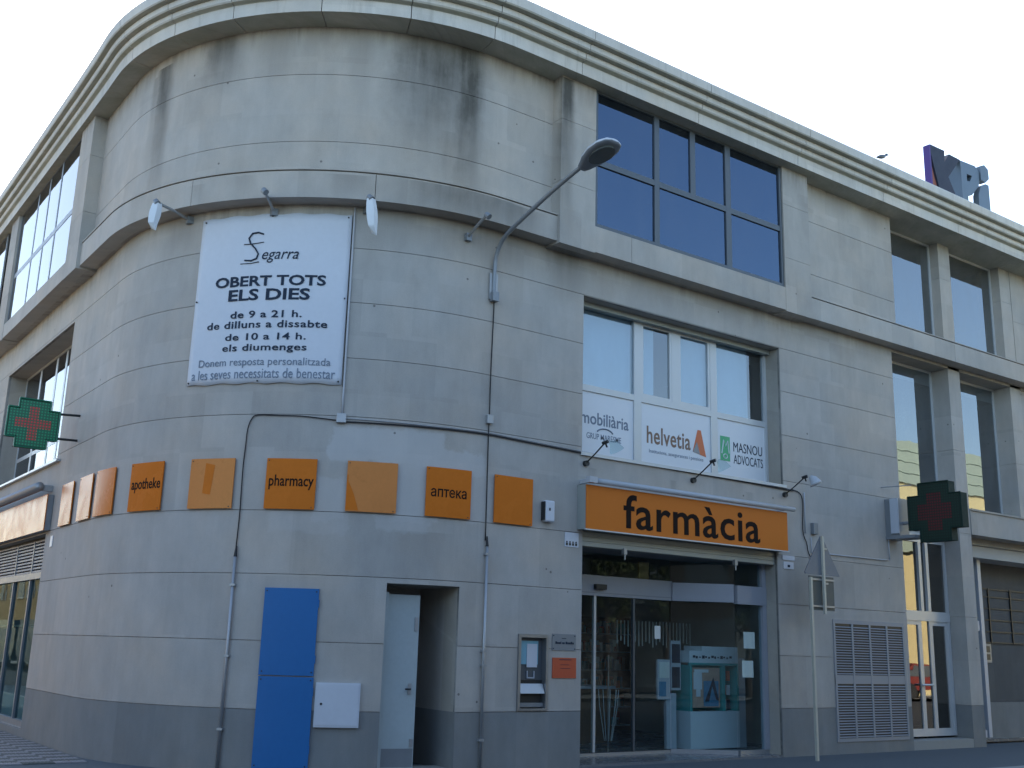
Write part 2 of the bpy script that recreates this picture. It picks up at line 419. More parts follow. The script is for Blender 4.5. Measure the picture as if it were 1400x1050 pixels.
class BM:
    """world-space mesh from boxes and tubes"""
    def __init__(s): s.V = []; s.F = []
    def box(s, x0, x1, y0, y1, z0, z1):
        if x0 > x1: x0, x1 = x1, x0
        if y0 > y1: y0, y1 = y1, y0
        n = len(s.V)
        s.V += [(x0, y0, z0), (x1, y0, z0), (x1, y1, z0), (x0, y1, z0), (x0, y0, z1), (x1, y0, z1), (x1, y1, z1), (x0, y1, z1)]
        s.F += [tuple(n + i for i in f) for f in ((0, 3, 2, 1), (4, 5, 6, 7), (0, 1, 5, 4), (1, 2, 6, 5), (2, 3, 7, 6), (3, 0, 4, 7))]
        return s
    def tube(s, pts, r, sides=8, caps=True):
        pts = [Vector(p) for p in pts]; rs = r if isinstance(r, (list, tuple)) else [r] * len(pts)
        base = len(s.V); up = None
        for i, p in enumerate(pts):
            t = (pts[min(i + 1, len(pts) - 1)] - pts[max(i - 1, 0)]).normalized()
            if up is None:
                up = Vector((0, 0, 1)) if abs(t.z) < .9 else Vector((1, 0, 0))
            a = t.cross(up).normalized(); up = a.cross(t).normalized()
            for k in range(sides):
                an = 2 * math.pi * k / sides
                s.V.append(tuple(p + (a * math.cos(an) + up * math.sin(an)) * rs[i]))
        for i in range(len(pts) - 1):
            for k in range(sides):
                a, b = base + i * sides + k, base + i * sides + (k + 1) % sides
                s.F.append((a, b, b + sides, a + sides))
        if caps:
            s.F.append(tuple(base + k for k in reversed(range(sides))))
            s.F.append(tuple(base + (len(pts) - 1) * sides + k for k in range(sides)))
        return s
    def prism(s, poly, fn, t0, t1):
        """poly in 2D, fn(a, b, t) -> world"""
        n = len(s.V); k = len(poly)
        s.V += [fn(a, b, t0) for a, b in poly] + [fn(a, b, t1) for a, b in poly]
        s.F.append(tuple(n + i for i in range(k))); s.F.append(tuple(n + k + i for i in reversed(range(k))))
        for i in range(k):
            j = (i + 1) % k
            s.F.append((n + i, n + k + i, n + k + j, n + j))
        return s
    def build(s, name, mat, parent=None, smooth=False):
        uv = [(v[0] + v[1] * .9, v[2]) for v in s.V]
        return mk(name, s.V, s.F, mat, parent, uv, smooth)
def wbox(name, x0, x1, y0, y1, z0, z1, mat, parent=None):
    return BM().box(x0, x1, y0, y1, z0, z1).build(name, mat, parent)
def fixn(o):
    import bmesh
    b = bmesh.new(); b.from_mesh(o.data); bmesh.ops.recalc_face_normals(b, faces=b.faces); b.to_mesh(o.data); b.free()
    return o
def bevel(o, wd, seg=2):
    import bmesh
    b = bmesh.new(); b.from_mesh(o.data)
    bmesh.ops.bevel(b, geom=[e for e in b.edges if e.is_manifold and e.calc_face_angle(0) > .5], offset=wd, segments=seg, affect='EDGES', profile=.6)
    b.to_mesh(o.data); b.free(); return o
TC = {}
def text_mesh(s, bold=0.0, shear=0.0, space=1.0):
    k = (s, bold, shear, space)
    if k not in TC:
        cu = bpy.data.curves.new('lettering', 'FONT'); cu.body = s; cu.size = 1; cu.offset = bold; cu.shear = shear
        cu.space_character = space; cu.resolution_u = 3; cu.extrude = .01
        ob = bpy.data.objects.new('lettering', cu); COL.objects.link(ob)
        dg = bpy.context.evaluated_depsgraph_get(); dg.update()
        me = bpy.data.meshes.new_from_object(ob.evaluated_get(dg))
        TC[k] = ([tuple(v.co) for v in me.vertices], [tuple(p.vertices) for p in me.polygons])
        bpy.data.objects.remove(ob); bpy.data.curves.remove(cu); bpy.data.meshes.remove(me)
    return TC[k]
def text(s, box, fn, mat, parent, bold=0.0, shear=0.0, space=1.0, th=.0015, name='lettering'):
    """ink of s stretched to box=(a0,a1,b0,b1), mapped by fn(a, b, t)"""
    V, F = text_mesh(s, bold, shear, space)
    xs = [v[0] for v in V]; ys = [v[1] for v in V]
    x0, x1, y0, y1 = min(xs), max(xs), min(ys), max(ys)
    a0, a1, b0, b1 = box
    W = [fn(a0 + (v[0] - x0) / (x1 - x0) * (a1 - a0), b0 + (v[1] - y0) / (y1 - y0) * (b1 - b0), v[2] / .01 * th) for v in V]
    return mk(name, W, F, mat, parent)
def onwall(o):
    def f(a, b, t): x, y = path(a, o + t); return (x, y, b)
    return f
def onX(y):      # right-hand street: a = world x
    return lambda a, b, t: (a, y - t, b)

# ------------------------------------------------------------------ ground
def sheet(name, x0, x1, y0, y1, z, mat):
    o = mk(name, [(x0, y0, z), (x1, y0, z), (x1, y1, z), (x0, y1, z)], [(0, 1, 2, 3)], mat)
    return props(o, kind='structure')
sheet('ground', -900, 900, -900, 900, -.17, 'earth')
# roads: one along the right facade, one along the left facade
sheet('road', -60, 160, -3.4, 9.6, -.13, 'asphalt')
sheet('road', -5.6, 1.6, 9.62, 160, -.13, 'asphalt')
# pavement with rounded kerb round the corner
def pav():
    V = []; F = []
    us = [-140.0, -60, -20] + usub(-12, 60) + [140]
    for u in us:
        for o in (-.5, 2.45): x, y = path(u, o); V.append((x, y, 0))
    for i in range(len(us) - 1): F.append((2 * i, 2 * i + 1, 2 * i + 3, 2 * i + 2))
    o = mk('pavement', V, F, 'concrete'); props(o, kind='structure')
    FMk = FM(); FMk.sweep(-120, 130, [(2.45, -.16), (2.60, -.16), (2.60, -.004), (2.45, .004)])
    props(FMk.build('kerb', 'kerb'), kind='structure')
pav()
sheet('opposite_pavement', -60, 160, -6.0, -3.4, 0.0, 'kerb')
sheet('left_pavement', -8.5, -5.6, 9.62, 160, 0.0, 'kerb')
# relief paving tiles at the foot of the left wall
pav_root = bpy.data.objects.new('tiled_paving', None); COL.objects.link(pav_root); props(pav_root, kind='structure')
def tile_mesh(mat):
    me = bpy.data.meshes.new('paving_tile'); s_ = .19
    b = BM().box(0, s_, 0, s_, .002, .012)
    for k in range(4): b.box(.008 + k * .047, .04 + k * .047, .006, s_ - .006, .012, .018)
    me.from_pydata(b.V, [], b.F); me.materials.append(M[mat]); me.update(); return me
tmA, tmB = tile_mesh('tile_a'), tile_mesh('tile_b')
for i in range(8):
    for j in range(34):
        x, y = 2.72 + i * .2, 15.3 + j * .2
        if x > 4.2: continue
        if (x - CX) ** 2 + (y - CY) ** 2 < 4.05 ** 2 and y < CY: continue
        o = bpy.data.objects.new('paving_tile', tmA if (j + (i // 2)) % 2 else tmB); COL.objects.link(o)
        o.parent = pav_root; o.location = (x, y, 0)

# ------------------------------------------------------------------ the building
B = empty('commercial_building', (8.54, 12.4, 0), 'three-storey stone-clad corner building with rounded corner, stepped cornice and street-level pharmacy', 'building')
U_END = X2U(18.2); U_L = Y2U(30.0); U_R = X2U(27.0)
DOOR = (5.17, 6.20, 0, 2.40)
W1 = (X2U(10.24), X2U(14.82), 4.52, 7.01)
SHOP = (X2U(10.27), X2U(14.60), 0, 3.345)
MACH = (X2U(9.13), X2U(9.66), .78, 1.81)
LW1 = (Y2U(24.5), Y2U(19.25), 4.5, 6.97)
LW2 = (Y2U(29.6), Y2U(25.6), 4.5, 6.97)
LSHOP = (Y2U(29.5), Y2U(19.35), .12, 3.27)
HOLES = [DOOR, W1, SHOP, MACH, LW1, LW2, LSHOP]
# backing wall with the real openings (its sides are the reveals)
FM().cells(U_L, U_END, 0, 7.64, -.42, -.055, HOLES).build('wall_core', 'reveal', B)
FM().cells(U_L, U_END, 0.0, 7.64, -.055, -.018, HOLES).build('joint_bed', 'joint', B)
courses = [0, .77, 1.62, 2.47, 3.30, 4.60, 5.42, 6.22, 7.02, 7.66]
def seams(a, b, step, ph):
    r = [a]; k = math.ceil((a - ph) / step)
    while ph + k * step < b - .3:
        q = ph + k * step
        if q > a + .3: r.append(q)
        k += 1
    return r + [b]
G = .004
for ci in range(len(courses) - 1):
    z0, z1 = courses[ci], courses[ci + 1]
    fixed = [U_L, LW1[0], LW1[1], 0, UA, W1[0], W1[1], U_END]
    sm = seams(U_L, U_END, 2.58, 7.754 + (1.29 if ci % 2 else 0))
    for k in range(len(sm) - 1):
        a, b = sm[k], sm[k + 1]
        hl = [h for h in HOLES if h[0] < b and h[1] > a and h[2] < z1 and h[3] > z0]
        if any(h[0] <= a and h[1] >= b and h[2] <= z0 and h[3] >= z1 for h in hl): continue
        f = FM().cells(a, b, z0 + (G if ci else 0), z1 - (G if z1 < 7.6 else -.0), -.017, 0.0, hl)
        if f.F: f.build('wall_panel', 'plinth' if ci == 0 else 'stone', B)
# string course and window aprons
def course_run(name, u0, u1, z0, z1, o0, o1, step, ph, mat='stone', gap=.004):
    sm = seams(u0, u1, step, ph)
    for k in range(len(sm) - 1):
        fbox(name, sm[k] + (gap if k else 0), sm[k + 1] - (gap if k < len(sm) - 2 else 0), z0, z1, o0, o1, mat, B)
P1 = (X2U(9.47), X2U(10.17)); P2 = (X2U(14.65), X2U(15.36))
L1 = (Y2U(19.0), Y2U(18.2)); L2 = (Y2U(24.65), Y2U(23.95))
course_run('string_course', L1[1], P1[0], 7.64, 8.035, -.1, .285, 2.58, 4.69 - .0)
FM().box(L1[1], P1[0], 8.035, 8.055, -.05, .262).build('string_course_shadow_groove', 'core', B)  # dark strip colours in the shadow line along the band top
FM().box(L1[1], P1[0], 8.055, 8.075, -.05, .292).build('string_course_lip', 'stone', B)
course_run('string_course', P2[1], U_R, 7.64, 8.035, -.42, .27, 5.16, 7.754)
FM().box(P2[1], U_R, 8.035, 8.055, -.42, .25).build('string_course_shadow_groove', 'core', B)
FM().box(P2[1], U_R, 8.055, 8.072, -.42, .277).build('string_course_lip', 'stone', B)
course_run('window_apron', P1[1], P2[0], 7.62, 8.045, -.1, .335, 9, 0)
course_run('window_apron', L2[1], L1[0], 7.62, 7.93, -.1, .335, 9, 0)
course_run('string_course', U_L, L2[0], 7.64, 8.0, -.1, .27, 9, 0)
for (a, b) in (P1, P2, L1, L2):
    for z0, z1 in ((7.60, 8.62), (8.62, 9.66), (9.66, 10.41)):
        fbox('pilaster_block', a, b, z0 + (.005 if z0 > 7.7 else 0), z1 - .0, -.1, .342, 'stone', B)
# upper curved wall, set back between the pilasters
up = [8.09, 8.57, 9.63, 10.41]
def upper(u0, u1, off, ph, holes=()):
    FM().cells(u0, u1, 8.07, 10.41, off - .36, off - .018, holes).build('upper_wall_core', 'joint', B)
    for ci in range(3):
        sm = seams(u0, u1, 2.58, ph + (1.29 if ci % 2 else 0))
        for k in range(len(sm) - 1):
            f = FM().cells(sm[k], sm[k + 1], up[ci] + .004, up[ci + 1] - (.004 if ci < 2 else 0), off - .017, off, holes)
            if f.F: f.build('wall_panel', 'stone', B)
upper(L1[1], P1[0], .12, 7.754)
upper(P2[1], X2U(18.2), .14, 7.754)
upper(U_L, L2[0], .14, 7.754, [(U_L - 1, Y2U(25.3), 8.0, 10.5)])
# cornice: one piece between every two joints
PROF = [(-.40, 10.40), (.55, 10.40), (.556, 10.598), (.575, 10.606), (.60, 10.612), (.632, 10.622), (.648, 10.645), (.652, 10.705), (.645, 10.725),
        (.735, 10.728), (.752, 10.75), (.757, 10.825), (.748, 10.842), (.842, 10.845), (.858, 10.865), (.866, 11.0), (.85, 11.03), (-.15, 11.04), (-.40, 11.04)]
cj = [U_L - 0, -12.2, -9.6, -7.05, -4.5, -1.95, -.55, .6, 1.65, 2.65, 3.86, 5.0, 6.15, 7.754]
while cj[-1] < U_R - 2.6: cj.append(cj[-1] + 2.58)
cj.append(U_R)
for k in range(len(cj) - 1):
    dz = random.uniform(-.002, .002)
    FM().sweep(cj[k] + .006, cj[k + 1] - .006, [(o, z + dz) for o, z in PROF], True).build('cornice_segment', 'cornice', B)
FM().cells(U_L + .05, U_R - .05, 10.44, 10.95, -.38, .40).build('cornice_core', 'core', B)
# roof, floors, partitions and end walls: closed dark rooms behind the glass
def slabpoly(name, z0, z1, inset, mat):
    pts = [(CX - RC + inset, 30 - .05), (27 - .05, 30 - .05), (27 - .05, 12.4 + inset)]
    for i in range(0, 25):
        u = UA * (1 - i / 24); pts.append(path(u, -inset))
    b = BM(); b.prism(pts, lambda a, c, t: (a, c, t), z0, z1)
    return fixn(b.build(name, mat, B))
slabpoly('roof', 10.50, 10.62, .3, 'roofing')
slabpoly('floor_slab', 7.25, 7.55, .43, 'ceiling_white')
slabpoly('floor_slab', 3.75, 4.1, .43, 'ceiling_white')
slabpoly('ground_slab', -.02, .03, .9, 'floor_tile')
wbox('end_wall', 26.9, 27.0, 12.9, 30, 0, 10.6, 'stone', B)
wbox('rear_wall', 4.35, 27.0, 29.95, 30.05, 0, 10.6, 'stone', B)
BM().box(9.6, 9.7, 12.85, 22, .03, 10.4).box(16.0, 16.1, 12.85, 20, .03, 10.4).box(4.8, 26.9, 20.0, 20.1, .03, 10.4).box(9.7, 16.0, 19.0, 19.1, .03, 3.7).build('partition_wall', 'interior', B)
BM().box(7.4, 7.5, 20.1, 30, .03, 10.4).build('partition_wall', 'interior', B)

# ---- windows
def frame_rect(m, a0, a1, b0, b1, w, d0, d1, fn='X'):
    pass
def window(name, label, kind, y, x0, x1, z0, z1, bars, panes, fmat, gmat, fw=.06, fd=.07, backs=(), side='R'):
    """a window in the plane y (right street) or x (left street): bars = (a0,a1,b0,b1) rectangles"""
    def bx(m, a0, a1, b0, b1, d0, d1):
        if side == 'R': m.box(a0, a1, y + d0, y + d1, b0, b1)
        else: m.box(y + d0, y + d1, a0, a1, b0, b1)
    f = BM()
    bx(f, x0, x0 + fw, z0, z1, -fd / 2, fd / 2); bx(f, x1 - fw, x1, z0, z1, -fd / 2, fd / 2)
    bx(f, x0 + fw, x1 - fw, z0, z0 + fw, -fd / 2 + .001, fd / 2 - .001); bx(f, x0 + fw, x1 - fw, z1 - fw, z1, -fd / 2 + .001, fd / 2 - .001)
    w_ = f.build(name, fmat, B)
    if label: w_['label'] = label
    for i, (a0, a1, b0, b1) in enumerate(bars):
        m = BM(); bx(m, a0, a1, b0, b1, -fd / 2 + .003 + .0007 * i, fd / 2 - .003 - .0007 * i); m.build('mullion', fmat, w_)
    for (a0, a1, b0, b1) in panes:
        m = BM(); bx(m, a0, a1, b0, b1, -.004, .004); m.build('pane', gmat, w_)
    return w_
# blue strip window on the top floor
wz0, wz1, tz = 8.05, 10.42, 9.16
xa, xb, xc = (11.47, 11.58), (12.31, 12.43), (13.17, 13.30)
wb = window('window', 'wide dark blue reflective strip window of the top floor', 0, 12.12, 10.172, 14.648, wz0, wz1,
       [(xa[0], xa[1], wz0 + .06, wz1 - .06), (xc[0], xc[1], wz0 + .06, wz1 - .06), (10.23, xa[0], tz - .05, tz + .05), (xa[1], xc[0], tz - .05, tz + .05), (xc[1], 14.58, tz - .05, tz + .05), (xb[0], xb[1], tz + .05, wz1 - .06)],
       [(10.232, xa[0], wz0 + .06, tz - .05), (xa[1], xc[0], wz0 + .06, tz - .05), (xc[1], 14.588, wz0 + .06, tz - .05),
        (10.232, xa[0], tz + .05, wz1 - .06), (xa[1], xb[0], tz + .05, wz1 - .06), (xb[1], xc[0], tz + .05, wz1 - .06), (xc[1], 14.588, tz + .05, wz1 - .06)],
       'alu_dark', 'g_blue')
# same kind of window on the left street
def lwin(y0, y1):
    lz0, lz1, lt = 7.93, 10.42, 8.98; n = 4
    ys = [y0 + (y1 - y0) * q for q in (.3, .49, .68)]
    bars = [(yy - .035, yy + .035, lz0 + .06, lz1 - .06) for yy in ys]
    e = [y0 + .06] + [q for yy in ys for q in (yy - .035, yy + .035)] + [y1 - .06]
    panes = []
    for k in range(4):
        a, b = e[2 * k], e[2 * k + 1]
        bars.append((a, b, lt - .05, lt + .05))
        panes += [(a, b, lz0 + .06, lt - .05), (a, b, lt + .05, lz1 - .06)]
    return window('window', None, 0, 4.06, y0, y1, lz0, lz1, bars, panes, 'grey_metal', 'g_left', .05, .03, side='L')
lwin(19.0, 23.95)['label'] = 'top-floor strip window mirroring the bright sky on the left street'
lwin(25.31, 29.9)
# middle floor, above the pharmacy: white frame, sign panels in the lower row
fy = 12.765; mz = 5.66
c1, c2, c3 = (11.60, 11.76), (12.46, 12.62), (13.38, 13.54)
w1 = window('window', 'white-framed window above the pharmacy with printed white panels in its lower row', 0, fy, W1[0] - UA + CX, 14.82, 4.52, 7.01,
       [(c1[0], c1[1], 4.58, 6.95), (c3[0], c3[1], 4.58, 6.95), (10.30, c1[0], mz - .07, mz + .03), (c1[1], c3[0], mz - .07, mz + .03), (c3[1], 14.76, mz - .07, mz + .03), (c2[0], c2[1], mz + .03, 6.95)],
       [(10.30, c1[0], mz + .03, 6.95), (c1[1], c2[0], mz + .03, 6.95), (c2[1], c3[0], mz + .03, 6.95), (c3[1], 14.76, mz + .03, 6.95)],
       'alu_light', 'g_sky', .06, .08)
for (a, b, lab) in ((10.30, c1[0], 'white window panel with grey lettering of an estate agency'), (c1[1], c3[0], 'wide white window panel with brown lettering and an orange triangle'), (c3[1], 14.76, 'white window panel with green square logo and dark lettering')):
    q = wbox('sign_panel', a, b, fy - .012, fy + .004, 4.58, mz - .07, 'white_panel', w1); q['label'] = lab
sashes = BM()
for (a, b) in ((c1[1], c2[0]), (c2[1], c3[0])):
    for r in ((a, a + .05, mz + .03, 6.95), (b - .05, b, mz + .03, 6.95), (a + .05, b - .05, mz + .03, mz + .08), (a + .05, b - .05, 6.90, 6.95)):
        sashes.box(r[0], r[1], fy - .03, fy + .02, r[2], r[3])
sashes.build('sash_frame', 'alu_light', w1)
BM().box(10.30, 11.60, fy + .06, fy + .10, mz + .04, 6.95).box(11.78, 12.12, fy + .06, fy + .10, mz + .04, 6.95).box(12.62, 13.38, fy + .06, fy + .1, mz + .04, 6.95).box(13.54, 14.42, fy + .06, fy + .1, mz + .04, 6.95).build('blind', 'blind', w1)
wbox('window_ledge', 10.2, 14.86, 12.36, 12.74, 4.47, 4.52, 'alu_light', B)
wb_box = wbox('blind_housing', 10.25, 14.81, 12.62, 12.72, 6.93, 7.01, 'shutter', B)
fnp = lambda a, b, t: (a, fy - .0135 - t, b)
text('Inmobiliària', (10.31, 11.50, 5.07, 5.27), fnp, 'grey_text', w1, .012)
text('GRUP MARESME', (10.62, 11.34, 4.84, 4.935), fnp, 'grey_text', w1, .005)
arc = BM().tube([(11.0 + .17 * math.cos(t), fy - .014, 4.945 + .085 * math.sin(t)) for t in [math.pi * k / 10 for k in range(1, 10)]], .012, 6)
arc.build('logo_arc', 'grey_text', w1)
text('helvetia', (11.90, 12.90, 4.93, 5.22), fnp, 'brown_logo', w1, .014, 0, 1.05)
BM().prism([(12.95, 4.92), (13.27, 4.86), (13.15, 5.31), (13.07, 5.31)], fnp, 0, .002).build('logo_triangle', 'orange_logo', w1)
BM().prism([(12.95, 4.92), (13.12, 4.89), (13.05, 5.10)], lambda a, b, t: (a, fy - .0165 - t, b), 0, .002).build('logo_triangle', 'grey_metal', w1)
text('Institucions, assegurances i pensions', (11.95, 13.2, 4.76, 4.84), fnp, 'grey_text', w1, .0)
BM().box(13.62, 13.86, fy - .016, fy - .014, 4.86, 5.29).build('logo_square', 'green_logo', w1)
BM().tube([(13.65, fy - .018, 4.98), (13.70, fy - .018, 5.22), (13.75, fy - .018, 5.12), (13.80, fy - .018, 5.22), (13.83, fy - .018, 5.0)], .012, 6).tube([(13.74 + .05 * math.cos(t), fy - .018, 4.94 + .04 * math.sin(t)) for t in [k * .7 for k in range(10)]], .009, 6).build('logo_mark', 'white_panel', w1)
text('MASNOU', (13.95, 14.69, 5.05, 5.22), fnp, 'dark_text', w1, .0)
text('ADVOCATS', (13.95, 14.70, 4.84, 5.0), fnp, 'dark_text', w1, .0)
# left street, middle floor
def lmid(y0, y1):
    e = [y0 + .06]; bars = []; panes = []
    ys = [y0 + (y1 - y0) * q for q in (.22, .36, .5, .75)]
    for yy in ys: bars.append((yy - .06, yy + .06, 4.56, 6.91)); e += [yy - .06, yy + .06]
    e.append(y1 - .06)
    for k in range(5):
        bars.append((e[2 * k], e[2 * k + 1], 5.12, 5.2)); panes += [(e[2 * k], e[2 * k + 1], 5.2, 6.91), (e[2 * k], e[2 * k + 1], 4.56, 5.12)]
    return window('window', None, 0, 4.72, y0, y1, 4.5, 6.97, bars, panes, 'alu_light', 'g_left', .05, .03, side='L')
lmid(19.25, 24.5)['label'] = 'middle-floor window on the left street behind the green cross'
lmid(25.6, 29.6)
wbox('window_ledge', 4.27, 4.7, 19.0, 24.6, 4.46, 4.5, 'alu_light', B)
# ---- pharmacy shop front
sy = 12.72
dy = 13.36
def wall2(m, x0, y0, x1, y1, z0, z1, t=.05):
    """upright slab between two plan points"""
    d = Vector((x1 - x0, y1 - y0, 0)).normalized(); nrm = Vector((-d.y, d.x, 0)) * t / 2
    P = [Vector((x0, y0, 0)) - nrm, Vector((x1, y1, 0)) - nrm, Vector((x1, y1, 0)) + nrm, Vector((x0, y0, 0)) + nrm]
    k = len(m.V); m.V += [(p.x, p.y, z0) for p in P] + [(p.x, p.y, z1) for p in P]
    m.F += [tuple(k + q for q in f) for f in ((0, 3, 2, 1), (4, 5, 6, 7), (0, 1, 5, 4), (1, 2, 6, 5), (2, 3, 7, 6), (3, 0, 4, 7))]
    return m
KX, KY = 12.98, dy; FX = 13.87
sf = BM().box(10.70, KX, dy - .06, dy + .06, 2.46, 2.78)
wall2(sf, KX + .02, KY - .03, FX - .01, sy + .03, 2.46, 2.76, .12)
sf.box(FX, 14.595, sy - .06, sy + .06, 2.44, 2.745)
sf.box(14.50, 14.595, sy - .05, sy + .05, .10, 2.44).box(14.50, 14.595, sy - .05, sy + .05, 2.745, 3.2)
sf = sf.build('shop_front', 'beam_grey', B); sf['label'] = 'pharmacy shop front with recessed sliding doors and an angled glass bay'
b_ = BM(); wall2(b_, KX, KY, FX, sy, .02, .10, .06); b_.box(FX + .03, 14.6, sy - .03, sy + .03, .02, .10).box(10.7, KX - .03, dy - .03, dy + .03, .02, .08).build('floor_track', 'galv', sf)
wbox('beam_shadow_trim', 10.72, KX - .02, dy - .065, dy - .0605, 2.50, 2.515, 'grey_metal', sf)
for (a, b) in ((10.75, 11.29), (11.34, 12.12)):
    g = wbox('sliding_door', a, b, dy - .02, dy - .01, .10, 2.46, 'g_shop', sf)
    g['label'] = 'sliding glass door leaf'
BM().box(11.29, 11.335, dy - .04, dy + .01, .09, 2.46).build('door_stile', 'alu_light', sf); BM().box(12.12, 12.16, dy - .04, dy + .01, .09, 2.46).build('door_stile', 'alu_dark', sf)
wbox('pane', 12.16, KX - .005, dy + .0, dy + .01, .09, 2.46, 'g_shop', sf)
b_ = BM(); wall2(b_, KX + .01, KY - .01, FX - .005, sy + .005, .10, 2.46, .010).build('angled_pane', 'g_shop', sf)
wbox('pane', FX + .01, 14.50, sy + .0, sy + .01, .10, 2.44, 'g_shop', sf)
wbox('transom_pane', 10.75, KX, dy - .005, dy + .005, 2.78, 3.14, 'g_shop', sf)
b_ = BM(); wall2(b_, KX + .01, KY - .01, FX - .005, sy + .005, 2.76, 3.12, .010).build('transom_pane', 'g_shop', sf)
wbox('transom_pane', FX + .01, 14.5, sy + .0, sy + .01, 2.745, 3.12, 'g_shop', sf)
wbox('door_sensor', 11.26, 11.48, dy - .13, dy - .061, 2.56, 2.64, 'dark_metal', sf)
wbox('recess_ceiling', 10.26, 14.60, 12.61, dy + .1, 3.14, 3.2, 'grey_metal', B)
wbox('recess_floor', 10.28, 14.59, 12.40, dy + .3, .0, .035, 'floor_tile', B)
BM().box(10.15, 10.26, 12.80, 13.6, 0, 3.3).build('recess_side_wall', 'reveal', B)
sh = BM().box(10.28, 14.59, 12.46, 12.60, 3.12, 3.34)
sh = sh.build('shutter_box', 'shutter', B)
for k in range(3): wbox('shutter_slat', 10.30, 14.57, 12.445, 12.459, 3.125 + k * .07, 3.187 + k * .07, 'shutter', sh)
for x in (11.1, 13.55): BM().box(x, x + .06, 12.40, 12.46, 3.05, 3.14).tube([(x + .03, 12.42, 3.05), (x + .03, 12.42, 2.97)], .012).build('shutter_lock', 'galv', sh)
# ---- back door in the recess
dr = BM()
a0 = path(5.18, -.40); a1 = path(5.72, -.40)
def ubox(m, u0, u1, z0, z1, o0, o1):
    n = len(m.V)
    pts = [path(u0, o1), path(u1, o1), path(u1, o0), path(u0, o0)]
    m.V += [(p[0], p[1], z0) for p in pts] + [(p[0], p[1], z1) for p in pts]
    m.F += [tuple(n + i for i in f) for f in ((0, 3, 2, 1), (4, 5, 6, 7), (0, 1, 5, 4), (1, 2, 6, 5), (2, 3, 7, 6), (3, 0, 4, 7))]
    return m
# recess is deep: side walls, lintel, and a door on its left side
rec = FM(); rec.cells(5.10, 5.17, 0, 2.45, -1.25, -.42).cells(6.20, 6.27, 0, 2.45, -1.25, -.42).cells(5.17, 6.20, 2.40, 2.46, -1.25, -.42).cells(5.0, 6.4, 0, 2.45, -1.35, -1.25)
rec.build('door_recess', 'stone_clean', B)
dobj = ubox(BM(), 5.185, 5.235, .06, 2.29, -.78, -.14).build('door', 'door_grey', B); dobj['label'] = 'pale grey metal service door swung along the recess'
dobj2 = ubox(BM(), 5.235, 5.72, .06, 2.27, -.30, -.25)
dobj2.build('door', 'door_grey', B)['label'] = 'pale grey service door leaf'
ubox(BM(), 5.655, 5.70, 1.80, 1.98, -.25, -.235).build('door_handle', 'galv', dobj)
ubox(BM(), 5.655, 5.70, .32, .42, -.25, -.235).build('door_hinge', 'galv', dobj)
BM().tube([path(5.62, -.215) + (1.05,), path(5.62, -.19) + (1.05,), path(5.54, -.185) + (1.05,)], .012, 8).build('door_handle', 'dark_metal', dobj)
ubox(BM(), 5.60, 5.645, .98, 1.12, -.25, -.238).build('lock_plate', 'galv', dobj)
ubox(BM(), 5.24, 5.71, .07, .30, -.25, -.2485).build('kick_plate', 'grey_metal', dobj)
ubox(BM(), 5.185, 6.19, .0, .06, -.5, -.02).build('door_step', 'reveal', B)
FM().box(6.195, 6.2, 0.0, .77, -1.2, -.02).build('recess_plinth', 'plinth', B)
# ---- right-hand bay: piers, tall windows, entrance
for (a, b, nm) in ((20.18, 20.60, 'pier'), (22.57, 23.0, 'pier')):
    for z0, z1 in ((0, .78), (.78, 2.47), (2.47, 4.14), (4.14, 5.85), (5.85, 7.64)):
        if a > 22 and z0 < 4: continue
        wbox('pier_block', a, b, 12.42, 13.42, z0 + (.005 if z0 else 0), z1, 'plinth' if z0 == 0 else 'stone', B)
    wbox('pier_block', a, b, 12.46, 13.0, 8.07, 9.60, 'stone', B); wbox('pier_block', a, b, 12.46, 13.0, 9.605, 10.41, 'stone', B)
for z0, z1 in ((4.14, 5.85), (5.85, 7.64), (8.07, 9.2), (9.2, 10.41)):
    wbox('wall_panel', 23.005, 27.0, 12.45, 12.9, z0 + .005, z1, 'stone', B)
wbox('beam', 20.605, 27.0, 12.40, 12.75, 4.14, 4.63, 'stone', B)
wbox('beam_capping', 20.605, 27.0, 12.37, 12.76, 4.632, 4.67, 'reveal', B)
wbox('beam_stub', 19.80, 20.175, 12.44, 12.72, 4.10, 4.20, 'stone', B)
wbox('bay_spandrel', 18.21, 20.17, 12.85, 13.0, 4.05, 4.5, 'shutter', B)
wbox('bay_soffit', 18.21, 27.0, 12.42, 13.3, 7.58, 7.635, 'reveal', B)
def bay(x0, x1, z0, z1, y, label):
    w_ = window('window', label, 0, y, x0, x1, z0, z1, [], [(x0 + .05, x1 - .05, z0 + .05, z1 - .05)], 'alu_light', 'g_bay', .05, .05)
    return w_
bay(18.21, 20.175, 4.55, 7.58, 12.83, 'tall middle-floor window above the entrance')
bay(20.605, 22.565, 4.67, 7.58, 12.83, 'tall middle-floor window beside the right frame edge')
bay(18.21, 20.175, 8.07, 10.41, 12.68, 'first tall top-floor window right of the plain wall')
bay(20.605, 22.565, 8.07, 10.41, 12.68, 'tall top-floor window nearest the right frame edge')
wbox('bay_return', 18.2, 18.205, 12.45, 13.3, .0, 7.6, 'reveal', B)
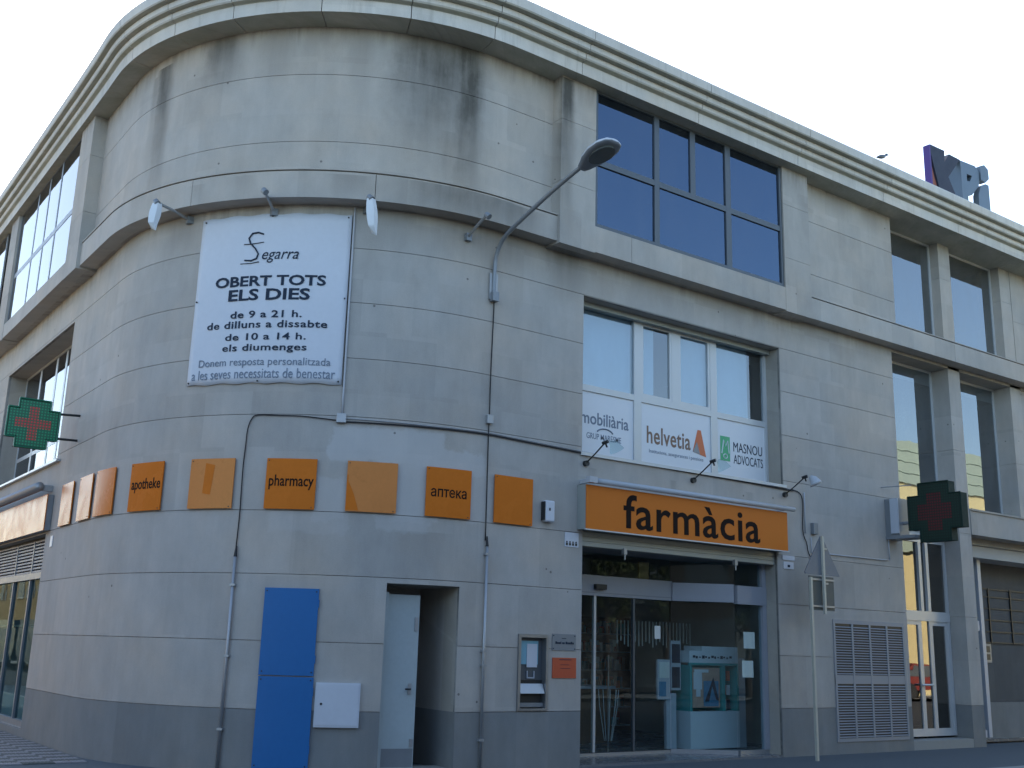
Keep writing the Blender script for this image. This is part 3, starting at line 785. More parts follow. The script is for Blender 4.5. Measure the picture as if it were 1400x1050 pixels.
# entrance door under the cross
ey = 12.80
ed = BM().box(18.21, 20.17, ey - .05, ey + .05, 2.36, 2.55).box(18.21, 20.17, ey - .04, ey + .04, 3.90, 4.05).box(18.21, 18.27, ey - .04, ey + .04, .2, 3.9).box(20.10, 20.17, ey - .04, ey + .04, .2, 3.9)
ed = ed.build('entrance_frame', 'alu_light', B); ed['label'] = 'tall glazed entrance under the green cross'
for x in (19.20, 19.44): wbox('mullion', x, x + .09, ey - .06, ey + .03, 2.552, 3.9, 'alu_light', ed)
for (a, b) in ((18.27, 19.19), (19.21, 19.47), (19.49, 20.1)):
    d_ = BM().box(a, a + .09, ey - .03, ey + .03, .2, 2.36).box(b - .09, b, ey - .03, ey + .03, .2, 2.36).box(a + .09, b - .09, ey - .029, ey + .029, .2, .34).box(a + .09, b - .09, ey - .029, ey + .029, 2.28, 2.36)
    if b - a < .5: d_ = BM().box(a, b, ey - .03, ey + .03, .2, .34)
    d_.build('door_leaf', 'alu_light', ed)
    if b - a > .5: wbox('pane', a + .09, b - .09, ey - .004, ey + .004, .34, 2.28, 'g_door', ed)
    else: wbox('pane', a, b, ey - .004, ey + .004, .34, 2.36, 'g_door', ed)
BM().box(19.19, 19.21, ey - .03, ey + .03, .2, 2.36).box(19.47, 19.49, ey - .03, ey + .03, .2, 2.36).build('door_post', 'alu_light', ed)
BM().tube([(19.03, ey - .08, 1.15), (19.40, ey - .08, 1.15)], .02).build('door_handle', 'alu_light', ed)
for (a, b) in ((18.27, 19.20), (19.29, 19.44), (19.53, 20.10)): wbox('pane', a, b, ey - .004, ey + .004, 2.55, 3.9, 'g_door', ed)
wbox('entrance_step', 18.21, 20.17, 12.42, 12.9, 0, .16, 'kerb', B)
# recessed porch to the right of the pier
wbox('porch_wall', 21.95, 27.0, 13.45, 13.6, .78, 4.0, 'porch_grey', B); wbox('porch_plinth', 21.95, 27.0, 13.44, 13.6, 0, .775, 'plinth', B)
wbox('porch_ceiling', 20.6, 27.0, 12.76, 13.6, 4.0, 4.1, 'reveal', B)
wbox('porch_door', 20.62, 21.94, 13.40, 13.46, .1, 4.0, 'alu_dark', B)
pf = BM().box(21.78, 21.90, 13.05, 13.14, .1, 4.0).box(20.62, 21.72, 13.06, 13.13, 2.25, 2.45).box(20.62, 21.72, 13.06, 13.13, .1, .25).box(21.25, 21.35, 13.06, 13.13, .25, 2.25)
pf.build('porch_door_frame', 'white_metal', B)
wbox('porch_glass', 20.62, 21.72, 13.09, 13.10, .25, 2.25, 'g_shop', B)
wbox('porch_glass', 20.62, 21.72, 13.09, 13.10, 2.45, 4.0, 'g_shop', B)
gw = BM()
for x in (22.25, 22.72, 23.6, 24.5): gw.box(x, x + .03, 13.40, 13.43, 2.02, 3.2)
for z in (2.02, 2.25, 2.5, 2.75, 3.0, 3.17): gw.box(22.25, 24.5, 13.41, 13.425, z, z + .02)
gw = gw.build('window_grille', 'dark_metal', B)
wbox('grille_pane', 22.28, 24.5, 13.435, 13.445, 2.04, 3.18, 'porch_grey', B)
wbox('wall_panel', 20.61, 27.0, 12.77, 13.5, 4.1, 4.5, 'reveal', B)
# ---- ventilation louvres in the right wall: 4 x 2 shutters of slats
lv = BM().box(16.0, 18.06, 12.385, 12.40, .20, .26).box(16.0, 18.06, 12.385, 12.40, 2.20, 2.27).box(16.0, 18.06, 12.384, 12.40, 1.17, 1.32)
for k in range(5): lv.box(16.0 + k * .503, 16.05 + k * .503, 12.38, 12.40, .26, 2.20)
lv = lv.build('louvre_frame', 'louvre', B)
wbox('louvre_back', 16.01, 18.05, 12.394, 12.399, .25, 2.21, 'dark_metal', lv)
sl = bpy.data.meshes.new('slat')
b_ = BM(); b_.V = [(0, -.024, -.004), (.448, -.024, -.004), (.448, -.006, .012), (0, -.006, .012), (0, -.027, -.001), (.448, -.027, -.001), (.448, -.009, .016), (0, -.009, .016)]
b_.F = [(0, 1, 2, 3), (7, 6, 5, 4), (0, 4, 5, 1), (3, 2, 6, 7), (0, 3, 7, 4), (1, 5, 6, 2)]
sl.from_pydata(b_.V, [], b_.F); sl.materials.append(M['louvre']); sl.update()
for c in range(4):
    for (z0, n) in ((.275, 20), (1.335, 19)):
        for k in range(n):
            o = bpy.data.objects.new('slat', sl); COL.objects.link(o); o.parent = lv
            o.location = Vector((16.052 + c * .503, 12.4, z0 + k * .0445)) - B.location
# ---- left street shop front
lx = 4.50
ls = BM().box(lx - .06, lx + .06, 19.36, 29.5, .12, .22).box(lx - .06, lx + .06, 19.36, 29.5, 2.55, 2.66).box(lx - .05, lx + .05, 19.36, 19.42, .22, 3.27)
for y in (20.6, 21.9, 24.3, 26.8): ls.box(lx - .04, lx + .04, y, y + .06, .22, 3.2)
ls = ls.build('shop_front', 'grey_metal', B); ls['label'] = 'left street shop window with ventilation louvres above the glass'
for a, b in ((19.42, 20.6), (20.66, 21.9), (21.96, 24.3), (24.36, 26.8), (26.86, 29.5)):
    wbox('pane', lx - .004, lx + .004, a, b, .22, 2.55, 'g_shop_left', ls)
lo = BM()
for y0, y1 in ((19.42, 20.6), (20.66, 21.9), (21.96, 24.3), (24.36, 29.5)):
    for k in range(10): lo.box(lx - .03, lx + .02, y0, y1, 2.67 + k * .058, 2.70 + k * .058)
lo = lo.build('louvre_slats', 'louvre', ls); lo['kind'] = 'stuff'
wbox('louvre_back', lx + .04, lx + .05, 19.42, 29.5, 2.66, 3.27, 'dark_metal', ls)
wbox('display_shelf', 4.9, 5.8, 19.8, 27, 1.75, 1.79, 'wood', ls)
BM().box(5.0, 5.2, 20.2, 20.45, 1.79, 1.98).box(5.0, 5.25, 20.9, 21.3, 1.79, 2.0).box(5.1, 5.3, 19.95, 20.1, 2.3, 2.4).build('display_box', 'cardboard', ls)
wbox('display_plinth', 4.9, 5.9, 20, 27, .03, .5, 'interior', ls)

# ------------------------------------------------------------------ signs on the facade
def sign_squares():
    spec = [(-1.86, 'glossy', None), (-.78, 'glossy', None), (.12, 'glossy', None), (1.22, 'orange', 'apotheke'), (2.37, 'pale', None), (3.49, 'orange', 'pharmacy'),
            (4.56, 'pale', None), (5.63, 'orange', 'аптека'), (6.69, 'orange', None)]
    labels = ['narrow glossy orange plate farthest along the left wall, reflecting the street', 'second glossy orange plate from the left end of the row',
              'crumpled-looking glossy orange plate just left of the plate reading apotheke', 'orange plate reading apotheke on the rounded corner',
              'blank faded orange plate between apotheke and pharmacy', 'orange plate reading pharmacy below the white banner',
              'blank pale orange plate with a peeling film between pharmacy and the Cyrillic plate', 'orange plate with Cyrillic lettering', 'last blank orange plate right of the lamp cable']
    for (u, kind, txt), lab in zip(spec, labels):
        e = empty('orange_plate', (*path(u + .34), 3.65), lab, 'sign plate', 'orange plates in a row round the corner')
        o = FM().box(u, u + .69 * (.97 if u > 0 else 1), 3.315, 3.99, .022, .040).build('plate', 'orange_pale' if kind == 'pale' else 'orange', e)
        FM().box(u + .05, u + .60, 3.36, 3.95, .0005, .0215).build('backing', 'shutter', e)
        if txt: text(txt, (u + .045, u + .64, 3.57, 3.77) if txt != 'аптека' else (u + .07, u + .60, 3.585, 3.70), onwall(.0415), 'brown_text', e, .012)
        if kind == 'pale' and u > 4:
            FM().box(u + .004, u + .02, 3.33, 3.8, .0405, .0425).build('film_edge', 'orange', e)
            BM().prism([(u + .02, 3.33), (u + .17, 3.33), (u + .10, 3.55), (u + .02, 3.72)], onwall(.041), 0, .002).build('film', 'orange', e)
        elif kind == 'pale':
            BM().prism([(u + .22, 3.52), (u + .34, 3.50), (u + .38, 3.9), (u + .24, 3.93)], onwall(.041), 0, .0015).build('film', 'orange', e)
        for (a, z) in ((u + .03, 3.96), (u + .63, 3.34)):
            BM().tube([onwall(.040)(a, z, 0), onwall(.046)(a, z, 0)], .008, 8).build('screw', 'dark_metal', e)
sign_squares()
# banner
bn = empty('banner', (*path(3.3), 6.3), 'large white banner reading OBERT TOTS ELS DIES on the rounded corner', 'banner')
def banner():
    V = []; F = []; UVv = []; nu, nz = 30, 24
    for j in range(nz + 1):
        z = 5.03 + (7.50 - 5.03) * j / nz
        for i in range(nu + 1):
            u = 2.14 + (4.40 - 2.14) * i / nu
            sag = .010 * math.sin(i * 1.05) * (1 if j in (0, nz) else .2); rip = .006 * math.sin(i * .8 + j * .4)
            x, y = path(u, .022 + rip * .5); V.append((x, y, z + sag)); UVv.append((u, z))
    for j in range(nz):
        for i in range(nu):
            a = j * (nu + 1) + i; F.append((a, a + 1, a + nu + 2, a + nu + 1))
    o = mk('sheet', V, F, 'white_vinyl', bn, UVv, True)
    md = o.modifiers.new('thickness', 'SOLIDIFY'); md.thickness = .003; md.offset = -1
banner()
tf = onwall(.0285)
text('OBERT TOTS', (2.47, 4.10, 6.43, 6.585), tf, 'dark_text', bn, .026)
text('ELS DIES', (2.70, 3.89, 6.22, 6.39), tf, 'dark_text', bn, .026)
text('de 9 a 21 h.', (2.76, 3.80, 5.965, 6.07), tf, 'dark_text', bn, .016, 0, 1.06)
text('de dilluns a dissabte', (2.40, 4.16, 5.82, 5.925), tf, 'dark_text', bn, .016, 0, 1.06)
text('de 10 a 14 h.', (2.71, 3.88, 5.645, 5.745), tf, 'dark_text', bn, .016, 0, 1.06)
text('els diumenges', (2.68, 3.90, 5.46, 5.59), tf, 'dark_text', bn, .016, 0, 1.06)
text('Donem resposta personalitzada', (2.32, 4.24, 5.25, 5.39), tf, 'grey_text', bn, .0)
text('a les seves necessitats de benestar', (2.22, 4.31, 5.10, 5.24), tf, 'grey_text', bn, .0)
text('egarra', (3.16, 3.69, 6.77, 6.93), tf, 'dark_text', bn, .0, .3)
sp = [(3.16, 7.20), (3.08, 7.23), (2.99, 7.22), (2.94, 7.15), (2.97, 7.07), (3.05, 6.99), (3.10, 6.91), (3.08, 6.84), (3.00, 6.81), (2.90, 6.82)]
BM().tube([tf(a, b, 0) for a, b in sp], .012, 6).tube([tf(2.87, 7.06, 0), tf(2.98, 7.06, 0), tf(3.17, 7.08, 0)], .006, 6).tube([tf(2.84, 6.77, 0), tf(3.0, 6.77, 0), tf(3.12, 6.79, 0)], .006, 6).build('logo_stroke', 'dark_text', bn)
for a, b in ((2.2, 7.46), (3.27, 7.47), (4.35, 7.46), (2.17, 5.07), (3.25, 5.06), (4.36, 5.07), (2.17, 6.26), (4.37, 6.26)):
    BM().tube([onwall(.02)(a, b, 0), onwall(.036)(a, b, 0)], .012, 8).build('screw', 'dark_metal', bn)
# pharmacy sign above the shop front
ps = empty('pharmacy_sign', (12.4, 12.2, 3.34), 'long orange sign with dark brown lettering farmàcia over the shop front', 'sign')
wbox('sign_face', 10.17, 14.64, 12.195, 12.21, 3.35, 4.0, 'orange_sign', ps)
BM().box(10.16, 14.65, 12.211, 12.398, 3.345, 4.005).build('sign_box', 'shutter', ps)
wbox('edge_trim', 10.15, 14.66, 12.185, 12.21, 3.33, 3.348, 'alu_light', ps)
text('farmàcia', (10.90, 13.94, 3.415, 3.935), onX(12.193), 'brown_text', ps, .012, 0, 1.06, th=.003)
aw = empty('awning_roll', (12.4, 12.1, 4.05), 'white rolled-up awning tube just above the orange pharmacy sign', 'awning')
BM().tube([(10.30, 12.13, 4.06), (14.75, 12.13, 4.06)], .042, 14).build('fabric_roll', 'white_pipe', aw, True)
BM().box(10.14, 10.29, 12.08, 12.18, 4.02, 4.11).box(10.2, 10.25, 12.18, 12.398, 4.03, 4.09).box(14.60, 14.65, 12.19, 12.398, 4.04, 4.09).build('bracket', 'white_pipe', aw)
# left street orange sign and tube
s2 = empty('shop_sign', (4.1, 22, 3.3), 'glossy orange sign over the shop window on the left street', 'sign')
wbox('sign_face', 4.225, 4.24, 19.08, 29.4, 3.30, 3.90, 'orange', s2)
wbox('sign_box', 4.242, 4.335, 19.09, 29.4, 3.305, 3.895, 'grey_metal', s2)
a2 = empty('awning_roll', (4.1, 22, 3.95), 'grey rolled-up awning tube over the orange sign on the left street', 'awning')
BM().tube([(4.12, 19.25, 4.03), (4.12, 29.4, 4.03)], .08, 14).build('fabric_roll', 'galv', a2, True)
BM().box(4.12, 4.338, 19.27, 19.33, 3.97, 4.07).box(4.12, 4.338, 27.7, 27.8, 3.87, 3.97).build('bracket', 'galv', a2)
# blue panel
bp = empty('blue_panel', (*path(3.93), 0), 'tall bright blue two-leaf panel fixed to the curved wall', 'panel')
FM().box(3.60, 4.30, 1.195, 2.29, .002, .035).build('upper_leaf', 'blue', bp)
FM().box(3.605, 4.305, .03, 1.18, .002, .035).build('lower_leaf', 'blue', bp)
for (a, z) in ((3.63, 2.25), (4.27, 2.25), (3.64, 1.24), (4.27, 1.24), (3.64, 1.14), (4.27, 1.14), (3.64, .1), (4.27, .1)):
    BM().tube([onwall(.034)(a, z, 0), onwall(.040)(a, z, 0)], .010, 8).build('screw', 'dark_metal', bp)
for z in (.25, .95, 1.35, 2.05): FM().box(4.296, 4.312, z, z + .10, .01, .042).build('hinge', 'blue', bp)
# white meter box
mb = empty('meter_box', (*path(4.6), .6), 'small white square meter box beside the blue panel', 'meter box')
FM().box(4.34, 4.90, .575, 1.12, .002, .05).build('case', 'white_vinyl', mb)
FM().box(4.36, 4.88, .60, 1.10, .051, .058).build('door', 'white_vinyl', mb)
BM().tube([onwall(.058)(4.42, .86, 0), onwall(.064)(4.42, .86, 0)], .015, 10).build('lock', 'dark_metal', mb)
# dispenser machine in the wall
vm = empty('dispensing_machine', (9.4, 12.4, .78), 'grey wall-mounted dispensing machine with blue screen left of the shop front', 'vending machine')
BM().box(9.132, 9.175, 12.375, 12.52, .782, 1.808).box(9.615, 9.658, 12.375, 12.52, .782, 1.808).box(9.175, 9.615, 12.376, 12.52, 1.765, 1.808).box(9.175, 9.615, 12.376, 12.52, .782, .81).build('frame', 'steel', vm)
wbox('body', 9.176, 9.614, 12.47, 12.6, .812, 1.763, 'alu_dark', vm)
wbox('screen', 9.21, 9.53, 12.455, 12.468, 1.40, 1.72, 'screen', vm); wbox('screen_notice', 9.33, 9.51, 12.448, 12.454, 1.36, 1.68, 'white_vinyl', vm)
BM().box(9.34, 9.47, 12.45, 12.465, 1.21, 1.225).box(9.34, 9.352, 12.45, 12.465, 1.225, 1.31).box(9.458, 9.47, 12.45, 12.465, 1.225, 1.31).build('card_slot', 'white_metal', vm)
wbox('dark_band', 9.18, 9.61, 12.459, 12.469, 1.145, 1.19, 'dark_metal', vm)
b_ = BM(); b_.prism([(12.38, 1.01), (12.43, 1.14), (12.468, 1.14), (12.468, 1.01)], lambda a, b, t: (t, a, b), 9.185, 9.605); fixn(b_.build('tray_flap', 'steel', vm))
wbox('collection_slot', 9.19, 9.60, 12.455, 12.469, .89, 1.0, 'dark_metal', vm)
wbox('lower_lip', 9.185, 9.605, 12.42, 12.468, .83, .885, 'grey_metal', vm)
pl = empty('wall_plaque', (9.95, 12.4, 1.6), 'small grey engraved plaque above the red-orange notice', 'plaque')
wbox('plate', 9.73, 10.16, 12.388, 12.398, 1.60, 1.83, 'sign_back', pl) if False else wbox('plate', 9.73, 10.16, 12.388, 12.398, 1.60, 1.83, 'grey_metal', pl)
pb = BM()
for k in range(11): pb.box(9.785 + k * .031, 9.785 + k * .031 + (.026 if k not in (3, 5) else .012), 12.384, 12.387, 1.69, 1.715 + .01 * (k % 3 == 0))
for x_ in (9.75, 10.14):
    for z_ in (1.625, 1.805): pb.tube([(x_, 12.383, z_), (x_, 12.388, z_)], .009, 8)
pb.box(9.90, 9.98, 12.384, 12.387, 1.765, 1.773).build('engraving', 'dark_text', pl)
no = empty('notice', (9.95, 12.4, 1.2), 'red-orange rectangular notice beside the dispensing machine', 'notice')
wbox('plate', 9.74, 10.17, 12.386, 12.398, 1.22, 1.50, 'red_orange', no)
BM().box(9.86, 10.08, 12.383, 12.3855, 1.468, 1.478).box(9.88, 10.04, 12.383, 12.3855, 1.40, 1.406).box(9.88, 10.06, 12.383, 12.3855, 1.35, 1.356).build('printed_lines', 'dark_text', no)
wsn = empty('street_notice', (10.05, 12.4, 3.1), 'small white plate with black pictograms at the top left of the shop front', 'sign')
wbox('plate', 9.93, 10.19, 12.39, 12.398, 3.08, 3.29, 'white_vinyl', wsn)
wp = BM()
for k in range(4): wp.box(9.95 + k * .058, 9.985 + k * .058, 12.386, 12.389, 3.10, 3.135).tube([(9.967 + k * .058, 12.386, 3.15), (9.967 + k * .058, 12.389, 3.15)], .014, 8)
wp.build('pictogram', 'dark_metal', wsn)
al = empty('alarm_box', (9.6, 12.4, 3.4), 'white rounded alarm siren box right of the last orange plate', 'alarm box')
bevel(wbox('case', 9.50, 9.67, 12.30, 12.398, 3.40, 3.71, 'white_vinyl', al), .03, 3)
wbox('side_cover', 9.485, 9.499, 12.31, 12.398, 3.42, 3.69, 'dark_metal', al); wbox('lens', 9.56, 9.58, 12.292, 12.299, 3.56, 3.60, 'dark_metal', al)
hs = empty('house_number_plate', (14.78, 12.4, 3.2), 'small white plates to the right of the pharmacy sign', 'plate')
wbox('plate', 14.72, 15.03, 12.386, 12.398, 3.22, 3.30, 'white_vinyl', hs); wbox('plate', 14.74, 15.0, 12.386, 12.398, 3.07, 3.19, 'white_vinyl', hs); wbox('mark', 14.84, 14.90, 12.382, 12.385, 3.10, 3.14, 'dark_text', hs)
hl = props(FM().box(-2.35, -2.2, 3.02, 3.2, .002, .012).build('wall_plate', 'white_vinyl'), 'tiny white plate on the left wall beside the louvres', 'plate')
ip = empty('intercom_panel', (22.55, 13.44, 1.8), 'dark intercom panel on the porch wall at the right edge', 'intercom')
wbox('plate', 22.30, 22.72, 13.425, 13.438, 1.6, 2.0, 'grey_metal', ip)
BM().box(22.36, 22.46, 13.418, 13.424, 1.64, 1.86).box(22.52, 22.66, 13.418, 13.424, 1.66, 1.78).box(22.52, 22.66, 13.418, 13.424, 1.82, 1.95).build('button_block', 'dark_metal', ip)
# papers taped inside the shop glass
for (x, z, lab) in ((14.07, 1.72, 'upper white paper taped to the right end of the shop glass'), (14.02, 1.25, 'lower white paper taped to the right end of the shop glass')):
    props(wbox('paper_notice', x, x + .27, 12.725, 12.73, z, z + .27, 'paper'), lab, 'notice')
props(wbox('door_sticker', 12.62, 12.75, 13.345, 13.352, 1.83, 2.04, 'paper'), 'small white and teal sticker on the shop glass left of the poster stand', 'sticker')

# green pharmacy crosses
def cross_poly(h, a):
    return [(-a, -h), (a, -h), (a, -a), (h, -a), (h, a), (a, a), (a, h), (-a, h), (-a, a), (-h, a), (-h, -a), (-a, -a)]
def cross(name, label, centre, h, a, th, plane, face, case, sidemat):
    e = empty(name, centre, label, 'pharmacy sign')
    f = (lambda p, q, t: (centre[0] + p, centre[1] + t, centre[2] + q)) if plane == 'y' else (lambda p, q, t: (centre[0] + t, centre[1] - p, centre[2] + q))
    b = BM().prism(cross_poly(h, a), f, 0, th); fixn(b.build('case', case, e))
    P = cross_poly(h - .02, a - .02)
    V = [f(p, q, -.004) for p, q in P]; o = mk('led_face', V, [tuple(range(12))], face, e, P)
    # raised rim round the face
    r = BM()
    Q = cross_poly(h, a)
    for i in range(12):
        p0, p1 = Q[i], Q[(i + 1) % 12]
        r.tube([f(*p0, -.006), f(*p1, -.006)], .014, 6)
    r.build('rim', sidemat, e)
    return e
lc = cross('pharmacy_cross', 'lit green LED cross with red cross pattern on arms at the left street wall', (3.63, 18.0, 4.85), .385, .235, .13, 'y', 'led_left', 'green_dark', 'green_led')
BM().tube([(3.9, 18.06, 5.06), (4.36, 18.06, 5.09)], .02).tube([(3.8, 18.06, 4.66), (4.36, 18.06, 4.68)], .02).build('arm', 'dark_metal', lc)
wbox('side_panel', 4.018, 4.03, 18.0, 18.13, 4.63, 5.07, 'navy_side', lc)
rc = cross('pharmacy_cross', 'large dark green cross with dim red LEDs projecting over the right-hand entrance', (17.80, 11.42, 4.26), .54, .31, .20, 'x', 'led_right', 'green_dark', 'green_dark')
rb = empty('sign_bracket_box', (17.8, 12.3, 4.2), 'grey metal box and arm carrying the green cross on the wall', 'bracket')
BM().box(17.70, 18.0, 12.10, 12.398, 3.86, 4.56).build('case', 'grey_metal', rb)
wbox('light_panel', 17.66, 17.699, 12.10, 12.26, 3.90, 4.56, 'white_metal', rb); wbox('base_arm', 17.68, 18.05, 11.78, 12.398, 3.80, 3.858, 'grey_metal', rb)
BM().tube([(17.85, 11.95, 4.1), (17.85, 12.1, 4.1)], .03).tube([(17.6, 12.39, 4.78), (17.85, 11.9, 4.80)], .01).build('arm', 'galv', rb)

# street lamp on the wall
sl_ = empty('street_lamp', (8.50, 12.4, 6.6), 'wall-mounted street lamp with long upswept arm and flat head', 'street lamp')
arm = [(8.50, 12.36, 6.62), (8.50, 12.355, 6.95), (8.50, 12.33, 7.18), (8.50, 12.22, 7.38), (8.50, 12.02, 7.50), (8.50, 11.6, 7.63), (8.50, 10.9, 7.82), (8.50, 10.25, 7.96)]
def catm(P, n=5):
    P = [Vector(p) for p in P]; out = []
    for i in range(len(P) - 1):
        p0 = P[max(i - 1, 0)]; p1 = P[i]; p2 = P[i + 1]; p3 = P[min(i + 2, len(P) - 1)]
        for k in range(n):
            t = k / n
            out.append(.5 * ((2 * p1) + (-p0 + p2) * t + (2 * p0 - 5 * p1 + 4 * p2 - p3) * t * t + (-p0 + 3 * p1 - 3 * p2 + p3) * t ** 3))
    return out + [P[-1]]
BM().tube(catm(arm), .032, 12).build('arm', 'grey_metal', sl_, True)
BM().box(8.43, 8.57, 12.365, 12.398, 6.55, 6.95).build('wall_plate', 'galv', sl_)
BM().box(8.45, 8.56, 12.30, 12.39, 6.52, 6.66).build('collar', 'grey_metal', sl_)
def lamp_head():
    d = Vector((0, -1, .19)).normalized(); r = Vector((1, 0, 0)); n = r.cross(d) * -1
    if n.z < 0: n = -n
    O = Vector((8.50, 10.36, 7.92))
    secs = [(0, .075, .06, .06), (.06, .10, .07, .07), (.18, .16, .085, .06), (.36, .205, .09, .05), (.53, .195, .08, .04), (.64, .14, .055, .03), (.68, .06, .03, .01)]
    def shell(up, name, mat, base=0.0):
        V = []; F = []; K = 10
        for (l, hw, ht, hb) in secs:
            for k in range(K + 1):
                t = math.pi * k / K
                a = math.cos(t) * hw; h = (math.sin(t) ** .7) * (ht if up else -hb)
                V.append(tuple(O + d * l + r * a + n * (h + base)))
        for i in range(len(secs) - 1):
            for k in range(K):
                a = i * (K + 1) + k; F.append((a, a + 1, a + K + 2, a + K + 1))
        F.append(tuple(range(K + 1))); F.append(tuple((len(secs) - 1) * (K + 1) + k for k in reversed(range(K + 1))))
        return fixn(mk(name, V, F, mat, sl_, None, True))
    shell(True, 'lamp_cover', 'alu_light'); shell(False, 'lamp_bowl', 'sign_back')
    V = []; 
    for k in range(24):
        t = 2 * math.pi * k / 24
        V.append(tuple(O + d * (.40 + .21 * math.cos(t)) + r * (.145 * math.sin(t)) - n * .062))
    V2 = [tuple(Vector(v) + n * .03) for v in V]
    F = [tuple(range(24)), tuple(reversed(range(24, 48)))] + [(i, 24 + i, 24 + (i + 1) % 24, (i + 1) % 24) for i in range(24)]
    fixn(mk('lens', V + V2, F, 'lampglass', sl_))
lamp_head()

# floodlight arms above the banner, with torn plastic sheets
def arm_lamp(u, tipdu, tipo, z0, z1, label, shade):
    e = empty('floodlight_arm', (*path(u), z0), label, 'floodlight', 'old floodlight arms above the banner')
    a = onwall(0); P = lambda du, o, z: Vector(onwall(o)(u + du, z, 0))
    BM().tube([P(0, .005, z0), P(0, .04, z0)], .05, 10).box(*[v for ax in range(2) for v in (P(0, .02, z0)[ax] - .045, P(0, .02, z0)[ax] + .045)], z0 - .06, z0 + .05).build('base_plate', 'grey_metal', e)
    BM().tube([P(0, .03, z0), P(tipdu * .5, tipo * .5, (z0 + z1) / 2 + .01), P(tipdu, tipo, z1)], .022, 8).build('arm', 'galv', e)
    T = P(tipdu, tipo, z1)
    BM().tube([T + Vector((-.02, -.02, .0)), T + Vector((.0, -.07, -.05))], .045, 10).build('lamp_head', 'grey_metal', e)
    if shade:
        V = []; F = []; n = 4; Hh = .40 * shade; W_ = .065 * (1 + .2 * shade)
        for j in range(7):
            for k in range(n):
                t = 2 * math.pi * k / n
                w_ = W_ * (.85 + .25 * math.sin(j * .6))
                zz = T.z - .03 - Hh * j / 6 - (.07 * math.sin(t + .9) if j == 6 else 0)
                V.append((T.x + w_ * math.cos(t) + .01 * j * (1 if shade > 1 else -.6), T.y - .05 + w_ * .55 * math.sin(t), zz + .02 * math.sin(k * 2.1)))
        for j in range(6):
            for k in range(n): F.append((j * n + k, j * n + (k + 1) % n, (j + 1) * n + (k + 1) % n, (j + 1) * n + k))
        F.append(tuple(6 * n + k for k in range(n)))
        mk('torn_shade', V, F, 'white_panel', e)
arm_lamp(1.87, -.05, .62, 7.56, 7.62, 'old floodlight arm with ragged white cover left of the banner', .9)
arm_lamp(3.28, -.0, .42, 7.53, 7.68, 'bare floodlight arm above the middle of the banner', 0)
arm_lamp(4.60, .02, .42, 7.60, 7.62, 'old floodlight arm with hanging white plastic right of the banner', 1.15)
arm_lamp(6.10, .0, .60, 7.42, 7.56, 'bare floodlight arm right of the banner, near the street lamp', 0)

# black spotlights over the pharmacy sign
for x, lab, sh_ in ((10.30, 'black spotlight bracket at the left end of the pharmacy sign', 0), (12.57, 'black spotlight bracket with clear shade over the middle of the pharmacy sign', 1), (14.82, 'black spotlight bracket with white dome shade right of the pharmacy sign', 2)):
    e = empty('spotlight', (x, 12.4, 4.35), lab, 'spotlight', 'spotlights over the pharmacy sign')
    BM().tube([(x, 12.398, 4.35), (x, 12.34, 4.35)], .045, 12).build('base', 'dark_metal', e)
    BM().tube([(x, 12.36, 4.36), (x, 12.16, 4.47), (x, 11.93, 4.61)], .011, 8).build('arm', 'dark_metal', e)
    BM().tube([(x - .01, 11.98, 4.60), (x + .02, 11.89, 4.625)], .028, 8).tube([(x, 11.93, 4.60), (x + .05, 11.95, 4.55)], .014, 8).build('joint', 'dark_metal', e)
    m_ = {0: 'g_shop', 1: 'g_shop', 2: 'white_pipe'}[sh_]
    BM().tube([(x + .02, 11.84, 4.61), (x + .05, 11.80, 4.57), (x + .07, 11.77, 4.50), (x + .08, 11.76, 4.47)], [.03, .07, .10, .11], 14).build('shade', m_, e, True)

# cables, conduits and junction boxes
def cable(label, pts, r, mat='cable', cat='cable', smooth=True):
    P = catm(pts, 3) if smooth else pts
    o = BM().tube(P, r, 6).build('cable' if cat == 'cable' else 'conduit', mat, None, True)
    return props(o, label, cat)
W = lambda u, z, o=.02: Vector(onwall(o)(u, z, 0))
def wl(pts, o=.02, step=.25):
    out = []
    for (a, b) in zip(pts[:-1], pts[1:]):
        n = max(1, int(math.hypot(b[0] - a[0], b[1] - a[1]) / step))
        out += [W(a[0] + (b[0] - a[0]) * k / n, a[1] + (b[1] - a[1]) * k / n, o) for k in range(n)]
    return out + [W(*pts[-1], o)]
cable('white conduit running down the right edge of the banner', wl([(4.43, 7.62), (4.44, 4.62)], .025), .014, 'white_pipe', 'conduit', False)
cable('thin black cable beside the banner conduit', wl([(4.405, 7.5), (4.41, 6.4), (4.42, 5.0)], .02), .004, 'cable')
cable('black cable crossing from above the pharmacy plate and down to the steel pipe', wl([(4.44, 4.53), (4.2, 4.55), (3.9, 4.575), (3.30, 4.585), (3.22, 4.54), (3.17, 4.4), (3.15, 3.9), (3.16, 3.2), (3.15, 2.78)], .018), .008)
cable('cable bundle running from the banner box along the wall to the spotlights', wl([(4.46, 4.52), (5.5, 4.53), (6.6, 4.545), (8.3, 4.50), (10.0, 4.475), (12.0, 4.46), (13.1, 4.44)], .022), .011)
cable('second twisted cable lying along the bundle', wl([(4.46, 4.565), (5.6, 4.555), (6.6, 4.57), (8.3, 4.525), (10.0, 4.50), (12.0, 4.49), (13.15, 4.46)], .016), .007, 'galv')
cable('black cable dropping right of the last spotlight to the small wall box', [(15.02, 12.38, 4.46), (15.22, 12.38, 4.42), (15.28, 12.37, 4.25), (15.27, 12.38, 3.9), (15.28, 12.38, 3.7), (15.36, 12.38, 3.55), (15.4, 12.38, 3.38), (15.5, 12.38, 3.28)], .009)
cable('white pipe dropping beside the black cable', [(15.34, 12.38, 4.44), (15.34, 12.38, 3.72)], .012, 'white_pipe', 'conduit', False)
